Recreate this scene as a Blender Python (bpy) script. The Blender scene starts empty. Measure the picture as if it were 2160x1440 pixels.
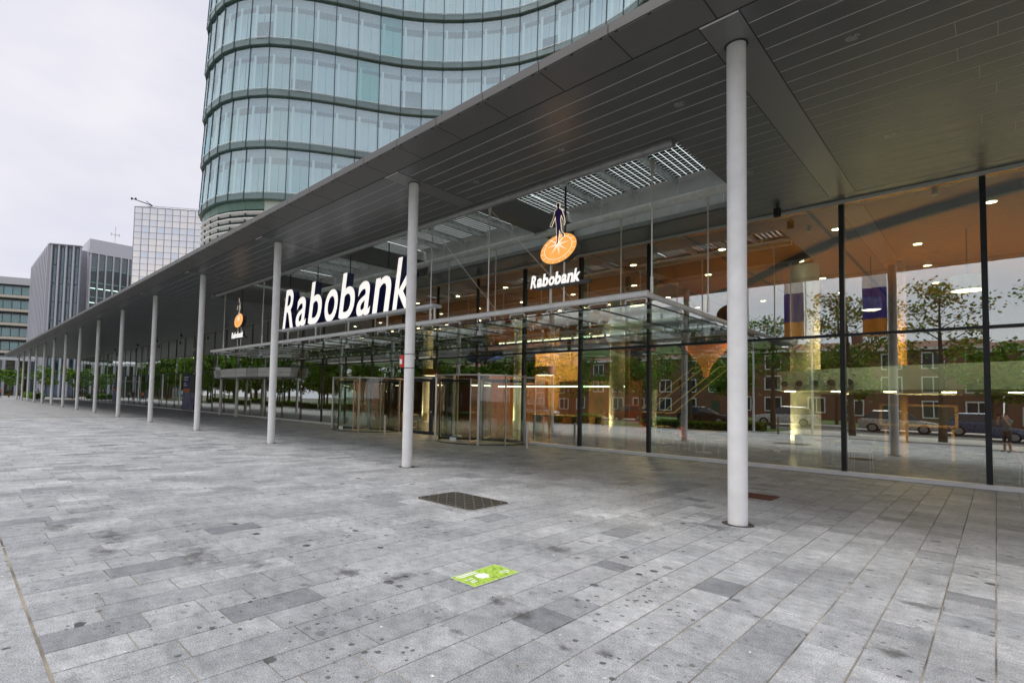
import bpy, bmesh, math, random
from mathutils import Vector, Matrix
R = math.radians
rng = random.Random(11)
sc = bpy.context.scene
col = sc.collection

# ------------------------------------------------------------------ camera
CAM = Vector((0.0, 0.0, 1.6712))
_yaw, _pitch, _roll = -0.8293, 0.0463, 0.0242
FPX, CX, CY = 1104.05, 896.33, 788.68          # focal length and principal point on a 2160 x 1440 frame
_w = Vector((math.sin(_yaw) * math.cos(_pitch), math.cos(_yaw) * math.cos(_pitch), math.sin(_pitch)))
_r0 = Vector((math.cos(_yaw), -math.sin(_yaw), 0.0)); _u0 = _r0.cross(_w)
_r = _r0 * math.cos(_roll) + _u0 * math.sin(_roll); _u = -_r0 * math.sin(_roll) + _u0 * math.cos(_roll)
cam = bpy.data.cameras.new('camera'); camo = bpy.data.objects.new('camera', cam); col.objects.link(camo)
camo.matrix_world = Matrix(((_r.x, _u.x, -_w.x, CAM.x), (_r.y, _u.y, -_w.y, CAM.y), (_r.z, _u.z, -_w.z, CAM.z), (0, 0, 0, 1)))
cam.sensor_width = 36.0; cam.sensor_fit = 'HORIZONTAL'; cam.lens = FPX / 2160 * 36
cam.shift_x = (1080 - CX) / 2160; cam.shift_y = (CY - 720) / 2160
cam.clip_start = 0.05; cam.clip_end = 2000
sc.camera = camo

# ------------------------------------------------------------------ sky, sun, exposure
SUN_EL, SUN_AZ = R(70), R(200)                  # azimuth counted clockwise from +Y
world = bpy.data.worlds.new('World'); sc.world = world; world.use_nodes = True
nt = world.node_tree; nt.nodes.clear()
N = nt.nodes.new; LK = nt.links.new
wo = N('ShaderNodeOutputWorld'); bg = N('ShaderNodeBackground'); bg.inputs['Strength'].default_value = 0.1
sky = N('ShaderNodeTexSky'); sky.sky_type = 'NISHITA'; sky.sun_disc = False
sky.sun_elevation = SUN_EL; sky.sun_rotation = SUN_AZ; sky.dust_density = 3.0
tc = N('ShaderNodeTexCoord'); mp = N('ShaderNodeMapping'); mp.inputs['Scale'].default_value = (1.0, 1.0, 2.6)
n1 = N('ShaderNodeTexNoise'); n1.inputs['Scale'].default_value = 1.7; n1.inputs['Detail'].default_value = 5.0; n1.inputs['Roughness'].default_value = 0.52
cr = N('ShaderNodeValToRGB')
cr.color_ramp.elements[0].position = 0.34; cr.color_ramp.elements[0].color = (4.15, 4.2, 4.85, 1)
cr.color_ramp.elements[1].position = 0.70; cr.color_ramp.elements[1].color = (5.75, 5.5, 5.6, 1)
mx = N('ShaderNodeMix'); mx.data_type = 'RGBA'; mx.inputs['Factor'].default_value = 0.93
LK(tc.outputs['Generated'], mp.inputs['Vector']); LK(mp.outputs['Vector'], n1.inputs['Vector'])
LK(n1.outputs['Fac'], cr.inputs['Fac'])
LK(sky.outputs['Color'], mx.inputs['A']); LK(cr.outputs['Color'], mx.inputs['B'])
LK(mx.outputs['Result'], bg.inputs['Color']); LK(bg.outputs['Background'], wo.inputs['Surface'])
sun = bpy.data.lights.new('sun', 'SUN'); sun.energy = 1.5; sun.angle = R(28); sun.color = (1.0, 0.96, 0.9)
suno = bpy.data.objects.new('sun', sun); col.objects.link(suno)
sdir = Vector((math.sin(SUN_AZ) * math.cos(SUN_EL), math.cos(SUN_AZ) * math.cos(SUN_EL), math.sin(SUN_EL)))
suno.rotation_euler = (-sdir).to_track_quat('-Z', 'Y').to_euler(); suno.location = sdir * 60
vs = sc.view_settings; vs.view_transform = 'Standard'; vs.look = 'None'; vs.exposure = 0.82; vs.gamma = 1.0; vs.use_curve_mapping = False
sc.render.engine = 'CYCLES'
cy = sc.cycles; cy.use_denoising = True; cy.max_bounces = 9; cy.diffuse_bounces = 4; cy.glossy_bounces = 4
cy.transmission_bounces = 6; cy.transparent_max_bounces = 24; cy.caustics_reflective = False; cy.caustics_refractive = False
cy.sample_clamp_indirect = 6.0

# ------------------------------------------------------------------ helpers
def project(p):
    q = Vector(p) - CAM; z = q.dot(_w)
    if z < 0.05: return None
    return CX + FPX * q.dot(_r) / z, CY - FPX * q.dot(_u) / z

ORG = {}
def tag(o, label=None, cat=None, group=None, kind=None):
    if label: o['label'] = label
    if cat: o['category'] = cat
    if group: o['group'] = group
    if kind: o['kind'] = kind
    return o
def thing(name, loc, label, cat, group=None, kind=None):
    o = bpy.data.objects.new(name, None); col.objects.link(o); o.location = loc; o.empty_display_size = 0.3
    ORG[o.name] = Vector(loc)
    return tag(o, label, cat, group, kind)
def link_mesh(name, me, parent=None, loc=None):
    o = bpy.data.objects.new(name, me); col.objects.link(o)
    if parent is not None:
        o.parent = parent; ORG[o.name] = ORG[parent.name]
    else:
        ORG[o.name] = Vector((0, 0, 0))
    if loc is not None: o.location = loc
    return o

class MB:
    """collects faces in world space and links them as one mesh object"""
    def __init__(s): s.v = []; s.f = []; s.m = []; s.cm = 0
    def face(s, pts):
        b = len(s.v); s.v += [tuple(p) for p in pts]; s.f.append(tuple(range(b, b + len(pts)))); s.m.append(s.cm)
    def add(s, vs_, fs):
        b = len(s.v); s.v += [tuple(p) for p in vs_]
        for f in fs: s.f.append(tuple(i + b for i in f)); s.m.append(s.cm)
    def box(s, x0, x1, y0, y1, z0, z1):
        s.add([(x0, y0, z0), (x1, y0, z0), (x1, y1, z0), (x0, y1, z0), (x0, y0, z1), (x1, y0, z1), (x1, y1, z1), (x0, y1, z1)],
              [(0, 3, 2, 1), (4, 5, 6, 7), (0, 1, 5, 4), (1, 2, 6, 5), (2, 3, 7, 6), (3, 0, 4, 7)])
        return s
    def hexa(s, b4, t4):
        s.add(list(b4) + list(t4), [(0, 3, 2, 1), (4, 5, 6, 7), (0, 1, 5, 4), (1, 2, 6, 5), (2, 3, 7, 6), (3, 0, 4, 7)]); return s
    def obox(s, c, a, b, d):
        c, a, b, d = map(Vector, (c, a, b, d))
        s.hexa([c - a - b - d, c + a - b - d, c + a + b - d, c - a + b - d], [c - a - b + d, c + a - b + d, c + a + b + d, c - a + b + d]); return s
    def bar(s, p0, p1, w, h, up=(0, 0, 1)):
        p0, p1 = Vector(p0), Vector(p1); t = (p1 - p0); L = t.length; t.normalize()
        x = t.cross(Vector(up)); x = x.normalized() if x.length > 1e-4 else Vector((1, 0, 0)); y = x.cross(t)
        s.obox((p0 + p1) / 2, t * L / 2, x * w / 2, y * h / 2); return s
    def cyl(s, p0, p1, r0, r1=None, n=12, caps=True):
        r1 = r0 if r1 is None else r1; p0, p1 = Vector(p0), Vector(p1); t = (p1 - p0).normalized()
        x = t.orthogonal().normalized(); y = t.cross(x)
        V = [p + (x * math.cos(2 * math.pi * k / n) + y * math.sin(2 * math.pi * k / n)) * r for p, r in ((p0, r0), (p1, r1)) for k in range(n)]
        F = [(k, (k + 1) % n, n + (k + 1) % n, n + k) for k in range(n)]
        if caps: F += [tuple(range(n - 1, -1, -1)), tuple(range(n, 2 * n))]
        s.add(V, F); return s
    def tube(s, pts, r, n=8):
        for a, b in zip(pts[:-1], pts[1:]): s.cyl(a, b, r, n=n)
        return s
    def prism(s, poly, o, ex, ey, ez, d):
        """poly (2-D) in the plane ex, ey at o, extruded by d along ez"""
        o, ex, ey, ez = map(Vector, (o, ex, ey, ez)); n = len(poly)
        A = [o + ex * p[0] + ey * p[1] for p in poly]; B = [a + ez * d for a in A]
        s.add(A + B, [tuple(range(n - 1, -1, -1)), tuple(range(n, 2 * n))] + [(k, (k + 1) % n, n + (k + 1) % n, n + k) for k in range(n)]); return s
    def mesh(s, name, mats, org=None, smooth=False, bevel=0.0):
        me = bpy.data.meshes.new(name); o = org or Vector((0, 0, 0))
        me.from_pydata([(a - o.x, b - o.y, c - o.z) for a, b, c in s.v], [], s.f)
        for m in (mats if isinstance(mats, (list, tuple)) else [mats]): me.materials.append(m)
        if any(s.m): me.polygons.foreach_set('material_index', s.m)
        if smooth or bevel:
            bm = bmesh.new(); bm.from_mesh(me); bmesh.ops.remove_doubles(bm, verts=bm.verts, dist=1e-5)
            bmesh.ops.recalc_face_normals(bm, faces=bm.faces)
            if bevel: bmesh.ops.bevel(bm, geom=list(bm.edges), offset=bevel, segments=2, affect='EDGES', profile=0.6)
            if smooth:
                for f in bm.faces: f.smooth = True
                for e in bm.edges:
                    if len(e.link_faces) == 2 and e.calc_face_angle(0) > R(38): e.smooth = False
            bm.to_mesh(me); bm.free()
        me.update(); return me
    def build(s, name, mats, parent=None, smooth=False, bevel=0.0):
        org = ORG[parent.name] if parent is not None else None
        return link_mesh(name, s.mesh(name, mats, org, smooth, bevel), parent)

def nodes(m):
    m.use_nodes = True; t = m.node_tree; t.nodes.clear(); return t, t.nodes.new, t.links.new
def mat(name, c, rough=0.5, metal=0.0, var=0.0, scale=6.0, bump=0.0, bscale=40.0, emit=None, estr=0.0, spec=0.5, coat=0.0, c2=None, stretch=None):
    m = bpy.data.materials.new(name); t, n, l = nodes(m)
    out = n('ShaderNodeOutputMaterial'); b = n('ShaderNodeBsdfPrincipled'); l(b.outputs[0], out.inputs[0])
    b.inputs['Base Color'].default_value = (*c, 1); b.inputs['Roughness'].default_value = rough; b.inputs['Metallic'].default_value = metal
    b.inputs['Specular IOR Level'].default_value = spec; b.inputs['Coat Weight'].default_value = coat
    if emit: b.inputs['Emission Color'].default_value = (*emit, 1); b.inputs['Emission Strength'].default_value = estr
    if var or bump:
        tc_ = n('ShaderNodeTexCoord'); src = tc_.outputs['Object']
        if stretch:
            mp_ = n('ShaderNodeMapping'); mp_.inputs['Scale'].default_value = stretch; l(src, mp_.inputs['Vector']); src = mp_.outputs['Vector']
    if var:
        nz = n('ShaderNodeTexNoise'); nz.inputs['Scale'].default_value = scale; nz.inputs['Detail'].default_value = 6.0; l(src, nz.inputs['Vector'])
        rp = n('ShaderNodeValToRGB'); a = c2 or tuple(x * (1 - var) for x in c); e = tuple(min(1, x * (1 + var)) for x in c)
        rp.color_ramp.elements[0].position = 0.3; rp.color_ramp.elements[1].position = 0.7
        rp.color_ramp.elements[0].color = (*a, 1); rp.color_ramp.elements[1].color = (*e, 1)
        l(nz.outputs['Fac'], rp.inputs['Fac']); l(rp.outputs['Color'], b.inputs['Base Color'])
        mr = n('ShaderNodeMapRange'); mr.inputs['To Min'].default_value = max(0.02, rough - 0.1); mr.inputs['To Max'].default_value = min(1, rough + 0.1)
        l(nz.outputs['Fac'], mr.inputs['Value']); l(mr.outputs[0], b.inputs['Roughness'])
    if bump:
        nb = n('ShaderNodeTexNoise'); nb.inputs['Scale'].default_value = bscale; nb.inputs['Detail'].default_value = 4.0; l(src, nb.inputs['Vector'])
        bp = n('ShaderNodeBump'); bp.inputs['Strength'].default_value = bump; bp.inputs['Distance'].default_value = 0.01
        l(nb.outputs['Fac'], bp.inputs['Height']); l(bp.outputs[0], b.inputs['Normal'])
    return m
def glass(name, tint, base=0.12, gain=1.0, rough=0.0, wave=0.0, wscale=1.2, refl=(1, 1, 1)):
    """thin architectural glazing: tinted see-through plus a mirror reflection that grows towards grazing angles"""
    m = bpy.data.materials.new(name); t, n, l = nodes(m)
    out = n('ShaderNodeOutputMaterial'); mixs = n('ShaderNodeMixShader'); tr = n('ShaderNodeBsdfTransparent'); gl = n('ShaderNodeBsdfGlossy')
    tr.inputs['Color'].default_value = (*tint, 1); gl.inputs['Roughness'].default_value = rough; gl.inputs['Color'].default_value = (*refl, 1)
    lw = n('ShaderNodeLayerWeight'); lw.inputs['Blend'].default_value = 0.5
    fr = n('ShaderNodeMath'); fr.operation = 'POWER'; fr.inputs[1].default_value = 4.0; l(lw.outputs['Facing'], fr.inputs[0])
    ma = n('ShaderNodeMath'); ma.operation = 'MULTIPLY_ADD'; ma.use_clamp = True
    ma.inputs[1].default_value = gain; ma.inputs[2].default_value = base
    l(fr.outputs[0], ma.inputs[0]); l(ma.outputs[0], mixs.inputs[0]); l(tr.outputs[0], mixs.inputs[1]); l(gl.outputs[0], mixs.inputs[2]); l(mixs.outputs[0], out.inputs[0])
    if wave:
        tc_ = n('ShaderNodeTexCoord'); nz = n('ShaderNodeTexNoise'); nz.inputs['Scale'].default_value = wscale; nz.inputs['Detail'].default_value = 1.0
        l(tc_.outputs['Object'], nz.inputs['Vector']); bp = n('ShaderNodeBump'); bp.inputs['Strength'].default_value = wave; bp.inputs['Distance'].default_value = 0.02
        l(nz.outputs['Fac'], bp.inputs['Height']); l(bp.outputs[0], gl.inputs['Normal'])
    return m

STAINS = [(-7.8, 1.1, 0.5, 0.35), (-6.9, 1.5, 0.8, 0.4), (-6.3, 1.3, 0.4, 0.3), (-5.6, 2.0, 0.8, 0.45), (-4.9, 2.35, 0.35, 0.25), (-4.18, 2.92, 0.28, 0.30), (-3.80, 3.2, 0.30, 0.36), (-2.85, 3.5, 0.30, 0.28), (-2.55, 3.4, 0.22, 0.25), (-2.64, 2.8, 0.14, 0.16), (-2.03, 3.2, 0.12, 0.13), (-1.8, 3.33, 0.11, 0.12), (-0.45, 6.3, 0.4, 0.3), (-0.5, 4.9, 0.2, 0.2), (-3.4, 5.2, 0.4, 0.3), (-2.6, 7.9, 0.6, 0.4)]
def paving_mat(name, brick=False):
    """granite: speckle, drifts of tone, gum spots and oily stains; each stone has its own tone (attribute) """
    m = bpy.data.materials.new(name); t, n, l = nodes(m)
    out = n('ShaderNodeOutputMaterial'); b = n('ShaderNodeBsdfPrincipled'); l(b.outputs[0], out.inputs[0])
    g = n('ShaderNodeNewGeometry'); pos = g.outputs['Position']
    def noise(s, d=4.0, r=0.5):
        x = n('ShaderNodeTexNoise'); x.inputs['Scale'].default_value = s; x.inputs['Detail'].default_value = d; x.inputs['Roughness'].default_value = r
        l(pos, x.inputs['Vector']); return x.outputs['Fac']
    def ramp(src, p0, p1, c0, c1):
        x = n('ShaderNodeValToRGB'); x.color_ramp.elements[0].position = p0; x.color_ramp.elements[1].position = p1
        x.color_ramp.elements[0].color = (*c0, 1); x.color_ramp.elements[1].color = (*c1, 1); l(src, x.inputs['Fac']); return x.outputs['Color']
    def mul(a, c, f=1.0, mode='MULTIPLY'):
        x = n('ShaderNodeMix'); x.data_type = 'RGBA'; x.blend_type = mode; x.inputs['Factor'].default_value = f
        l(a, x.inputs['A']); l(c, x.inputs['B']); return x.outputs['Result']
    if brick:
        mp_ = n('ShaderNodeMapping'); mp_.inputs['Rotation'].default_value = (0, 0, R(90)); l(pos, mp_.inputs['Vector'])
        bt = n('ShaderNodeTexBrick'); l(mp_.outputs[0], bt.inputs['Vector']); bt.inputs['Scale'].default_value = 1.0
        bt.inputs['Brick Width'].default_value = 0.6; bt.inputs['Row Height'].default_value = 0.313; bt.inputs['Mortar Size'].default_value = 0.004
        bt.inputs['Color1'].default_value = (0.30, 0.31, 0.32, 1); bt.inputs['Color2'].default_value = (0.36, 0.365, 0.375, 1); bt.inputs['Mortar'].default_value = (0.16, 0.15, 0.14, 1)
        base = bt.outputs['Color']
    else:
        at = n('ShaderNodeAttribute'); at.attribute_name = 'tone'
        base = ramp(at.outputs['Fac'], 0.0, 1.0, (0.165, 0.177, 0.20), (0.485, 0.50, 0.522))
    c = mul(base, ramp(noise(105, 3, 0.75), 0.32, 0.66, (0.36, 0.37, 0.39), (1.52, 1.52, 1.51)))
    c = mul(c, ramp(noise(1.1, 6, 0.62), 0.28, 0.72, (0.64, 0.645, 0.65), (1.22, 1.215, 1.20)))
    c = mul(c, ramp(noise(9.0, 5, 0.7), 0.30, 0.62, (0.70, 0.70, 0.70), (1.12, 1.12, 1.12)))
    # gum spots
    def spots(scale, rad, lo, hi, dens_scale):
        v = n('ShaderNodeTexVoronoi'); v.inputs['Scale'].default_value = scale; v.inputs['Randomness'].default_value = 1.0
        wz = n('ShaderNodeMix'); wz.data_type = 'VECTOR'; wz.inputs['Factor'].default_value = 0.03
        nn = n('ShaderNodeTexNoise'); nn.inputs['Scale'].default_value = 22.0; l(pos, nn.inputs['Vector'])
        l(pos, wz.inputs[4]); l(nn.outputs['Color'], wz.inputs[5]); l(wz.outputs[1], v.inputs['Vector'])
        sz = n('ShaderNodeMapRange'); l(v.outputs['Color'], sz.inputs['Value']); sz.inputs['From Min'].default_value = 0.30; sz.inputs['From Max'].default_value = 1.0
        sz.inputs['To Min'].default_value = 0.0; sz.inputs['To Max'].default_value = rad
        lt = n('ShaderNodeMath'); lt.operation = 'SUBTRACT'; l(sz.outputs[0], lt.inputs[0]); l(v.outputs['Distance'], lt.inputs[1])
        sm = n('ShaderNodeMapRange'); l(lt.outputs[0], sm.inputs['Value']); sm.inputs['From Min'].default_value = 0.0; sm.inputs['From Max'].default_value = rad * 0.12
        dn = ramp(noise(dens_scale, 2, 0.5), lo, hi, (0, 0, 0), (1, 1, 1))
        mm = n('ShaderNodeMath'); mm.operation = 'MULTIPLY'; l(sm.outputs[0], mm.inputs[0]); l(dn, mm.inputs[1]); return mm.outputs[0]
    def dark(c, f, colr, amt):
        x = n('ShaderNodeMix'); x.data_type = 'RGBA'; l(c, x.inputs['A']); x.inputs['B'].default_value = (*colr, 1)
        mm = n('ShaderNodeMath'); mm.operation = 'MULTIPLY'; l(f, mm.inputs[0]); mm.inputs[1].default_value = amt; l(mm.outputs[0], x.inputs['Factor']); return x.outputs['Result']
    c = dark(c, spots(5.0, 0.34, 0.46, 0.62, 0.50), (0.03, 0.032, 0.036), 0.95)
    c = dark(c, spots(15.0, 0.44, 0.45, 0.58, 0.8), (0.05, 0.05, 0.055), 0.8)
    # oily smears that lie in known places on the paving
    acc = None
    for (sx, sy, rx, ry) in STAINS:
        mp_ = n('ShaderNodeMapping'); mp_.vector_type = 'POINT'; mp_.inputs['Location'].default_value = (-sx / rx, -sy / ry, 0); mp_.inputs['Scale'].default_value = (1 / rx, 1 / ry, 0.0); l(pos, mp_.inputs['Vector'])
        ln = n('ShaderNodeVectorMath'); ln.operation = 'LENGTH'; l(mp_.outputs[0], ln.inputs[0])
        fa = n('ShaderNodeMapRange'); fa.inputs['From Min'].default_value = 1.0; fa.inputs['From Max'].default_value = 0.0; l(ln.outputs['Value'], fa.inputs['Value'])
        if acc is None: acc = fa.outputs[0]
        else:
            mxn = n('ShaderNodeMath'); mxn.operation = 'MAXIMUM'; l(acc, mxn.inputs[0]); l(fa.outputs[0], mxn.inputs[1]); acc = mxn.outputs[0]
    ad = n('ShaderNodeMath'); ad.operation = 'MULTIPLY_ADD'; ad.inputs[1].default_value = 0.42; l(acc, ad.inputs[0]); l(noise(7.0, 6, 0.75), ad.inputs[2])
    c = dark(c, ramp(ad.outputs[0], 0.68, 0.92, (0, 0, 0), (1, 1, 1)), (0.05, 0.049, 0.047), 0.75)
    st = ramp(noise(1.9, 6, 0.72), 0.70, 0.80, (0, 0, 0), (1, 1, 1))
    c = dark(c, st, (0.06, 0.058, 0.055), 0.6)
    l(c, b.inputs['Base Color'])
    rg = n('ShaderNodeMapRange'); l(noise(5.0, 4), rg.inputs['Value']); rg.inputs['To Min'].default_value = 0.42; rg.inputs['To Max'].default_value = 0.66; l(rg.outputs[0], b.inputs['Roughness'])
    bp = n('ShaderNodeBump'); bp.inputs['Strength'].default_value = 0.25; bp.inputs['Distance'].default_value = 0.004; l(noise(170, 3, 0.7), bp.inputs['Height']); l(bp.outputs[0], b.inputs['Normal'])
    return m

# ------------------------------------------------------------------ materials
PAVER = paving_mat('granite_paver'); PAVEFAR = paving_mat('granite_paving_far', True)
MORTAR = mat('joint_sand', (0.28, 0.25, 0.20), 0.95, var=0.6, scale=1.6, bump=0.5, c2=(0.07, 0.06, 0.05))
WHITE = mat('white_paint', (0.88, 0.88, 0.87), 0.42, var=0.05, scale=3)
COLUMN = mat('column_paint', (0.86, 0.86, 0.86), 0.42, var=0.07, scale=3.5, bump=0.14, bscale=120)
SOFFIT = mat('soffit_board', (0.150, 0.155, 0.162), 0.36, metal=0.5, var=0.08, scale=2.0, bump=0.04, bscale=90)
EDGE = mat('fascia_metal', (0.135, 0.133, 0.128), 0.45, metal=0.15, var=0.06, scale=2.0)
BEAMC = mat('beam_casing_metal', (0.215, 0.215, 0.218), 0.36, metal=0.45, var=0.06, scale=2.0)
SLOT = mat('soffit_slot', (0.62, 0.62, 0.61), 0.5, var=0.05)
DARKSTEEL = mat('dark_steel', (0.028, 0.030, 0.034), 0.42, metal=0.3, var=0.15, scale=5)
BLACK = mat('black_rubber', (0.012, 0.012, 0.013), 0.6, var=0.2)
STEEL = mat('stainless_steel', (0.70, 0.68, 0.64), 0.32, metal=0.6, var=0.08, scale=8, stretch=(20, 20, 1))
GALV = mat('galvanised_steel', (0.74, 0.78, 0.77), 0.5, metal=0.2, var=0.22, scale=7)
TUBEM = mat('silver_tube_paint', (0.84, 0.84, 0.82), 0.35, metal=0.0, var=0.06)
GREYPANEL = mat('grey_metal_panel', (0.74, 0.75, 0.74), 0.45, metal=0.2, var=0.08, scale=3)
FACADE = glass('facade_glass', (0.84, 0.90, 0.83), base=0.38, gain=0.6, wave=0.028, wscale=0.9, refl=(0.97, 1.0, 0.98))
FACADEL = glass('facade_glass_wavy', (0.78, 0.86, 0.80), base=0.42, gain=0.55, wave=0.05, wscale=0.55, refl=(0.97, 1.0, 0.98))
ROOFGLASS = glass('canopy_glass', (0.90, 0.96, 0.93), base=0.09, gain=0.7)
DOORGLASS = glass('door_glass', (0.84, 0.90, 0.86), base=0.06, gain=1.0)
TOWERGLASS2 = glass('tower_glass_pale', (0.90, 0.98, 0.99), base=0.24, gain=0.5, refl=(0.94, 1.0, 1.0))
TOWERGLASS3 = glass('tower_glass_deep', (0.74, 0.93, 0.93), base=0.20, gain=0.55, refl=(0.82, 0.98, 1.0))
TOWERGLASS = glass('tower_glass', (0.90, 0.98, 1.0), base=0.21, gain=0.5, wave=0.01, wscale=1.0, refl=(0.88, 1.0, 1.0))
PVGLASS = bpy.data.materials.new('solar_glass'); _t, _n, _l = nodes(PVGLASS)
_o = _n('ShaderNodeOutputMaterial'); _m = _n('ShaderNodeMixShader'); _m.inputs[0].default_value = 0.62; _a = _n('ShaderNodeBsdfTransparent'); _a.inputs[0].default_value = (0.9, 0.97, 0.95, 1); _b = _n('ShaderNodeBsdfTranslucent'); _b.inputs[0].default_value = (0.88, 0.93, 0.92, 1)
_l(_a.outputs[0], _m.inputs[1]); _l(_b.outputs[0], _m.inputs[2]); _l(_m.outputs[0], _o.inputs[0])
CELL = mat('solar_cell', (0.012, 0.016, 0.024), 0.35, var=0.3)
NAVY = mat('navy_sign_side', (0.008, 0.010, 0.115), 0.35, var=0.06)
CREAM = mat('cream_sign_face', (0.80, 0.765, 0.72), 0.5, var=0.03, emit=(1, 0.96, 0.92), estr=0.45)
CHAR = mat('charcoal_sign_side', (0.05, 0.05, 0.055), 0.4, var=0.1)
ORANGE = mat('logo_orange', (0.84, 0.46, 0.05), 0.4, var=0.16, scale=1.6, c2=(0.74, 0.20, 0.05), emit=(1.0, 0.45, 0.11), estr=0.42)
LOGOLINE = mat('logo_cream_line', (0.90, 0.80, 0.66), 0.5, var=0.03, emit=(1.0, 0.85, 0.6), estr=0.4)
PURPLE = mat('logo_purple', (0.035, 0.012, 0.16), 0.45, var=0.1)
WOODC = mat('timber_ceiling', (0.46, 0.17, 0.022), 0.45, var=0.22, scale=3, stretch=(1, 9, 1))
WOODW = mat('timber_wall', (0.30, 0.095, 0.022), 0.5, var=0.35, scale=4, stretch=(6, 6, 0.5))
HONEY = mat('honey_wood', (0.52, 0.29, 0.09), 0.45, var=0.25, scale=4, stretch=(1, 1, 5))
STONEF = mat('hall_floor', (0.085, 0.08, 0.075), 0.25, var=0.15, scale=2)
PLASTER = mat('pale_plaster', (0.66, 0.65, 0.58), 0.6, var=0.06)
LAMPGLOW = mat('lamp_glow', (1, 0.9, 0.7), 0.5, emit=(1.0, 0.80, 0.50), estr=14.0)
TUBEGLOW = mat('tube_glow', (1, 0.95, 0.85), 0.5, emit=(1.0, 0.86, 0.62), estr=4.0)

H, YC, YG, X0 = 6.985, 8.36, 16.75, -2.50
BAY, MOD = 7.2, 2.49
# ------------------------------------------------------------------ ground
def sheet(name, x0, x1, y0, y1, z, m, label=None):
    b = MB(); b.face([(x0, y0, z), (x1, y0, z), (x1, y1, z), (x0, y1, z)]); o = b.build(name, m); tag(o, label, None, None, 'structure'); return o
LAWN = mat('lawn', (0.075, 0.13, 0.03), 0.9, var=0.45, scale=3, bump=0.8, bscale=60)
ASPH = mat('asphalt', (0.055, 0.055, 0.058), 0.85, var=0.25, scale=8, bump=0.4, bscale=120)
SLABS = mat('pale_slab', (0.42, 0.40, 0.37), 0.75, var=0.15, scale=2.5)
EARTH = mat('ground_earth', (0.10, 0.10, 0.075), 0.95, var=0.35, scale=0.4)
sheet('ground', -700, 500, -600, 600, -0.06, EARTH, 'flat open ground reaching the horizon')
sheet('far_pavement', -180, -38, 0.53, YG + 0.02, 0.0, PAVEFAR, 'far stretch of grey granite paving under the long canopy')
plaza = sheet('plaza_pavement', -38, 16, 0.53, YG + 0.02, -0.006, MORTAR, 'grey granite block paving of the plaza in long staggered courses')

def paver(x0, x1, y0, y1, z, ch=0.0035):
    a, b, c, d = x0, x1, y0, y1
    V = [(a, c, -0.012), (b, c, -0.012), (b, d, -0.012), (a, d, -0.012), (a, c, z - ch), (b, c, z - ch), (b, d, z - ch), (a, d, z - ch),
         (a + ch, c + ch, z), (b - ch, c + ch, z), (b - ch, d - ch, z), (a + ch, d - ch, z)]
    F = [(0, 1, 5, 4), (1, 2, 6, 5), (2, 3, 7, 6), (3, 0, 4, 7), (4, 5, 9, 8), (5, 6, 10, 9), (6, 7, 11, 10), (7, 4, 8, 11), (8, 9, 10, 11)]
    return V, F
CW = 0.3133
stones = []
k0, k1 = -108, 36
for k in range(k0, k1):
    xa, xb = -3.79 + CW * k, -3.79 + CW * (k + 1)
    y = 0.545; r2 = random.Random(900 + k); run = 0
    while y < YG - 0.12:
        L = r2.choice((0.40, 0.47, 0.55, 0.63, 0.70, 0.78)) if y < 4.5 or xb < -4 else r2.choice((0.28, 0.33, 0.33, 0.40, 0.47, 0.55))
        if y + L > YG - 0.35: L = YG - 0.10 - y
        tone = min(1, max(0, r2.gauss(0.68, 0.125)))
        if r2.random() < 0.05: tone = r2.uniform(0.18, 0.42)
        gx, gy = r2.uniform(0.003, 0.0055), r2.uniform(0.0026, 0.0050)
        stones.append((xa + gx, xb - gx, y + gy, y + L - gy, r2.uniform(-0.0012, 0.0012), tone)); y += L
# border slabs on the street side of the long straight joint
yb = -1.55
for k in range(-44, 8):
    r2 = random.Random(5000 + k); xa, xb = -4.62 + 0.94 * k, -4.62 + 0.94 * (k + 1)
    for ya, yc in ((-0.52, 0.530), (-1.55, -0.53)):
        stones.append((xa + .003, xb - .003, ya, yc, r2.uniform(-0.001, 0.001), min(1, max(0, r2.gauss(0.62, 0.08)))))
sheet('border_pavement', -46, 16, -1.56, 0.528, -0.008, MORTAR, 'strip of large granite slabs between the plaza paving and the kerb')
def area_px(s):
    q = [project((x, y, 0)) for x, y in ((s[0], s[2]), (s[1], s[2]), (s[1], s[3]), (s[0], s[3]))]
    if any(p is None for p in q): return 0.0
    cx_, cy_ = sum(p[0] for p in q) / 4, sum(p[1] for p in q) / 4
    if not (-60 < cx_ < 2220 and 700 < cy_ < 1500): return 0.0
    return abs(sum(q[i][0] * q[(i + 1) % 4][1] - q[(i + 1) % 4][0] * q[i][1] for i in range(4))) / 2
order = sorted(stones, key=area_px, reverse=True)
def set_tone(me, tones):
    at = me.attributes.new('tone', 'FLOAT', 'FACE'); at.data.foreach_set('value', tones)
ORG[plaza.name] = Vector((0, 0, 0))
for s in order[:300]:
    V, F = paver(*s[:5]); cx_, cy_ = (s[0] + s[1]) / 2, (s[2] + s[3]) / 2
    me = bpy.data.meshes.new('paver'); me.from_pydata([(a - cx_, b - cy_, c) for a, b, c in V], [], F); me.materials.append(PAVER); set_tone(me, [s[5]] * len(F))
    link_mesh('paver', me, plaza, (cx_, cy_, 0))
rest = MB(); tones = []
for s in order[300:]:
    V, F = paver(*s[:5]); rest.add(V, F); tones += [s[5]] * len(F)
me = rest.mesh('paving_field', PAVER); set_tone(me, tones); tag(link_mesh('paving_field', me, plaza), kind='stuff')

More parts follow.
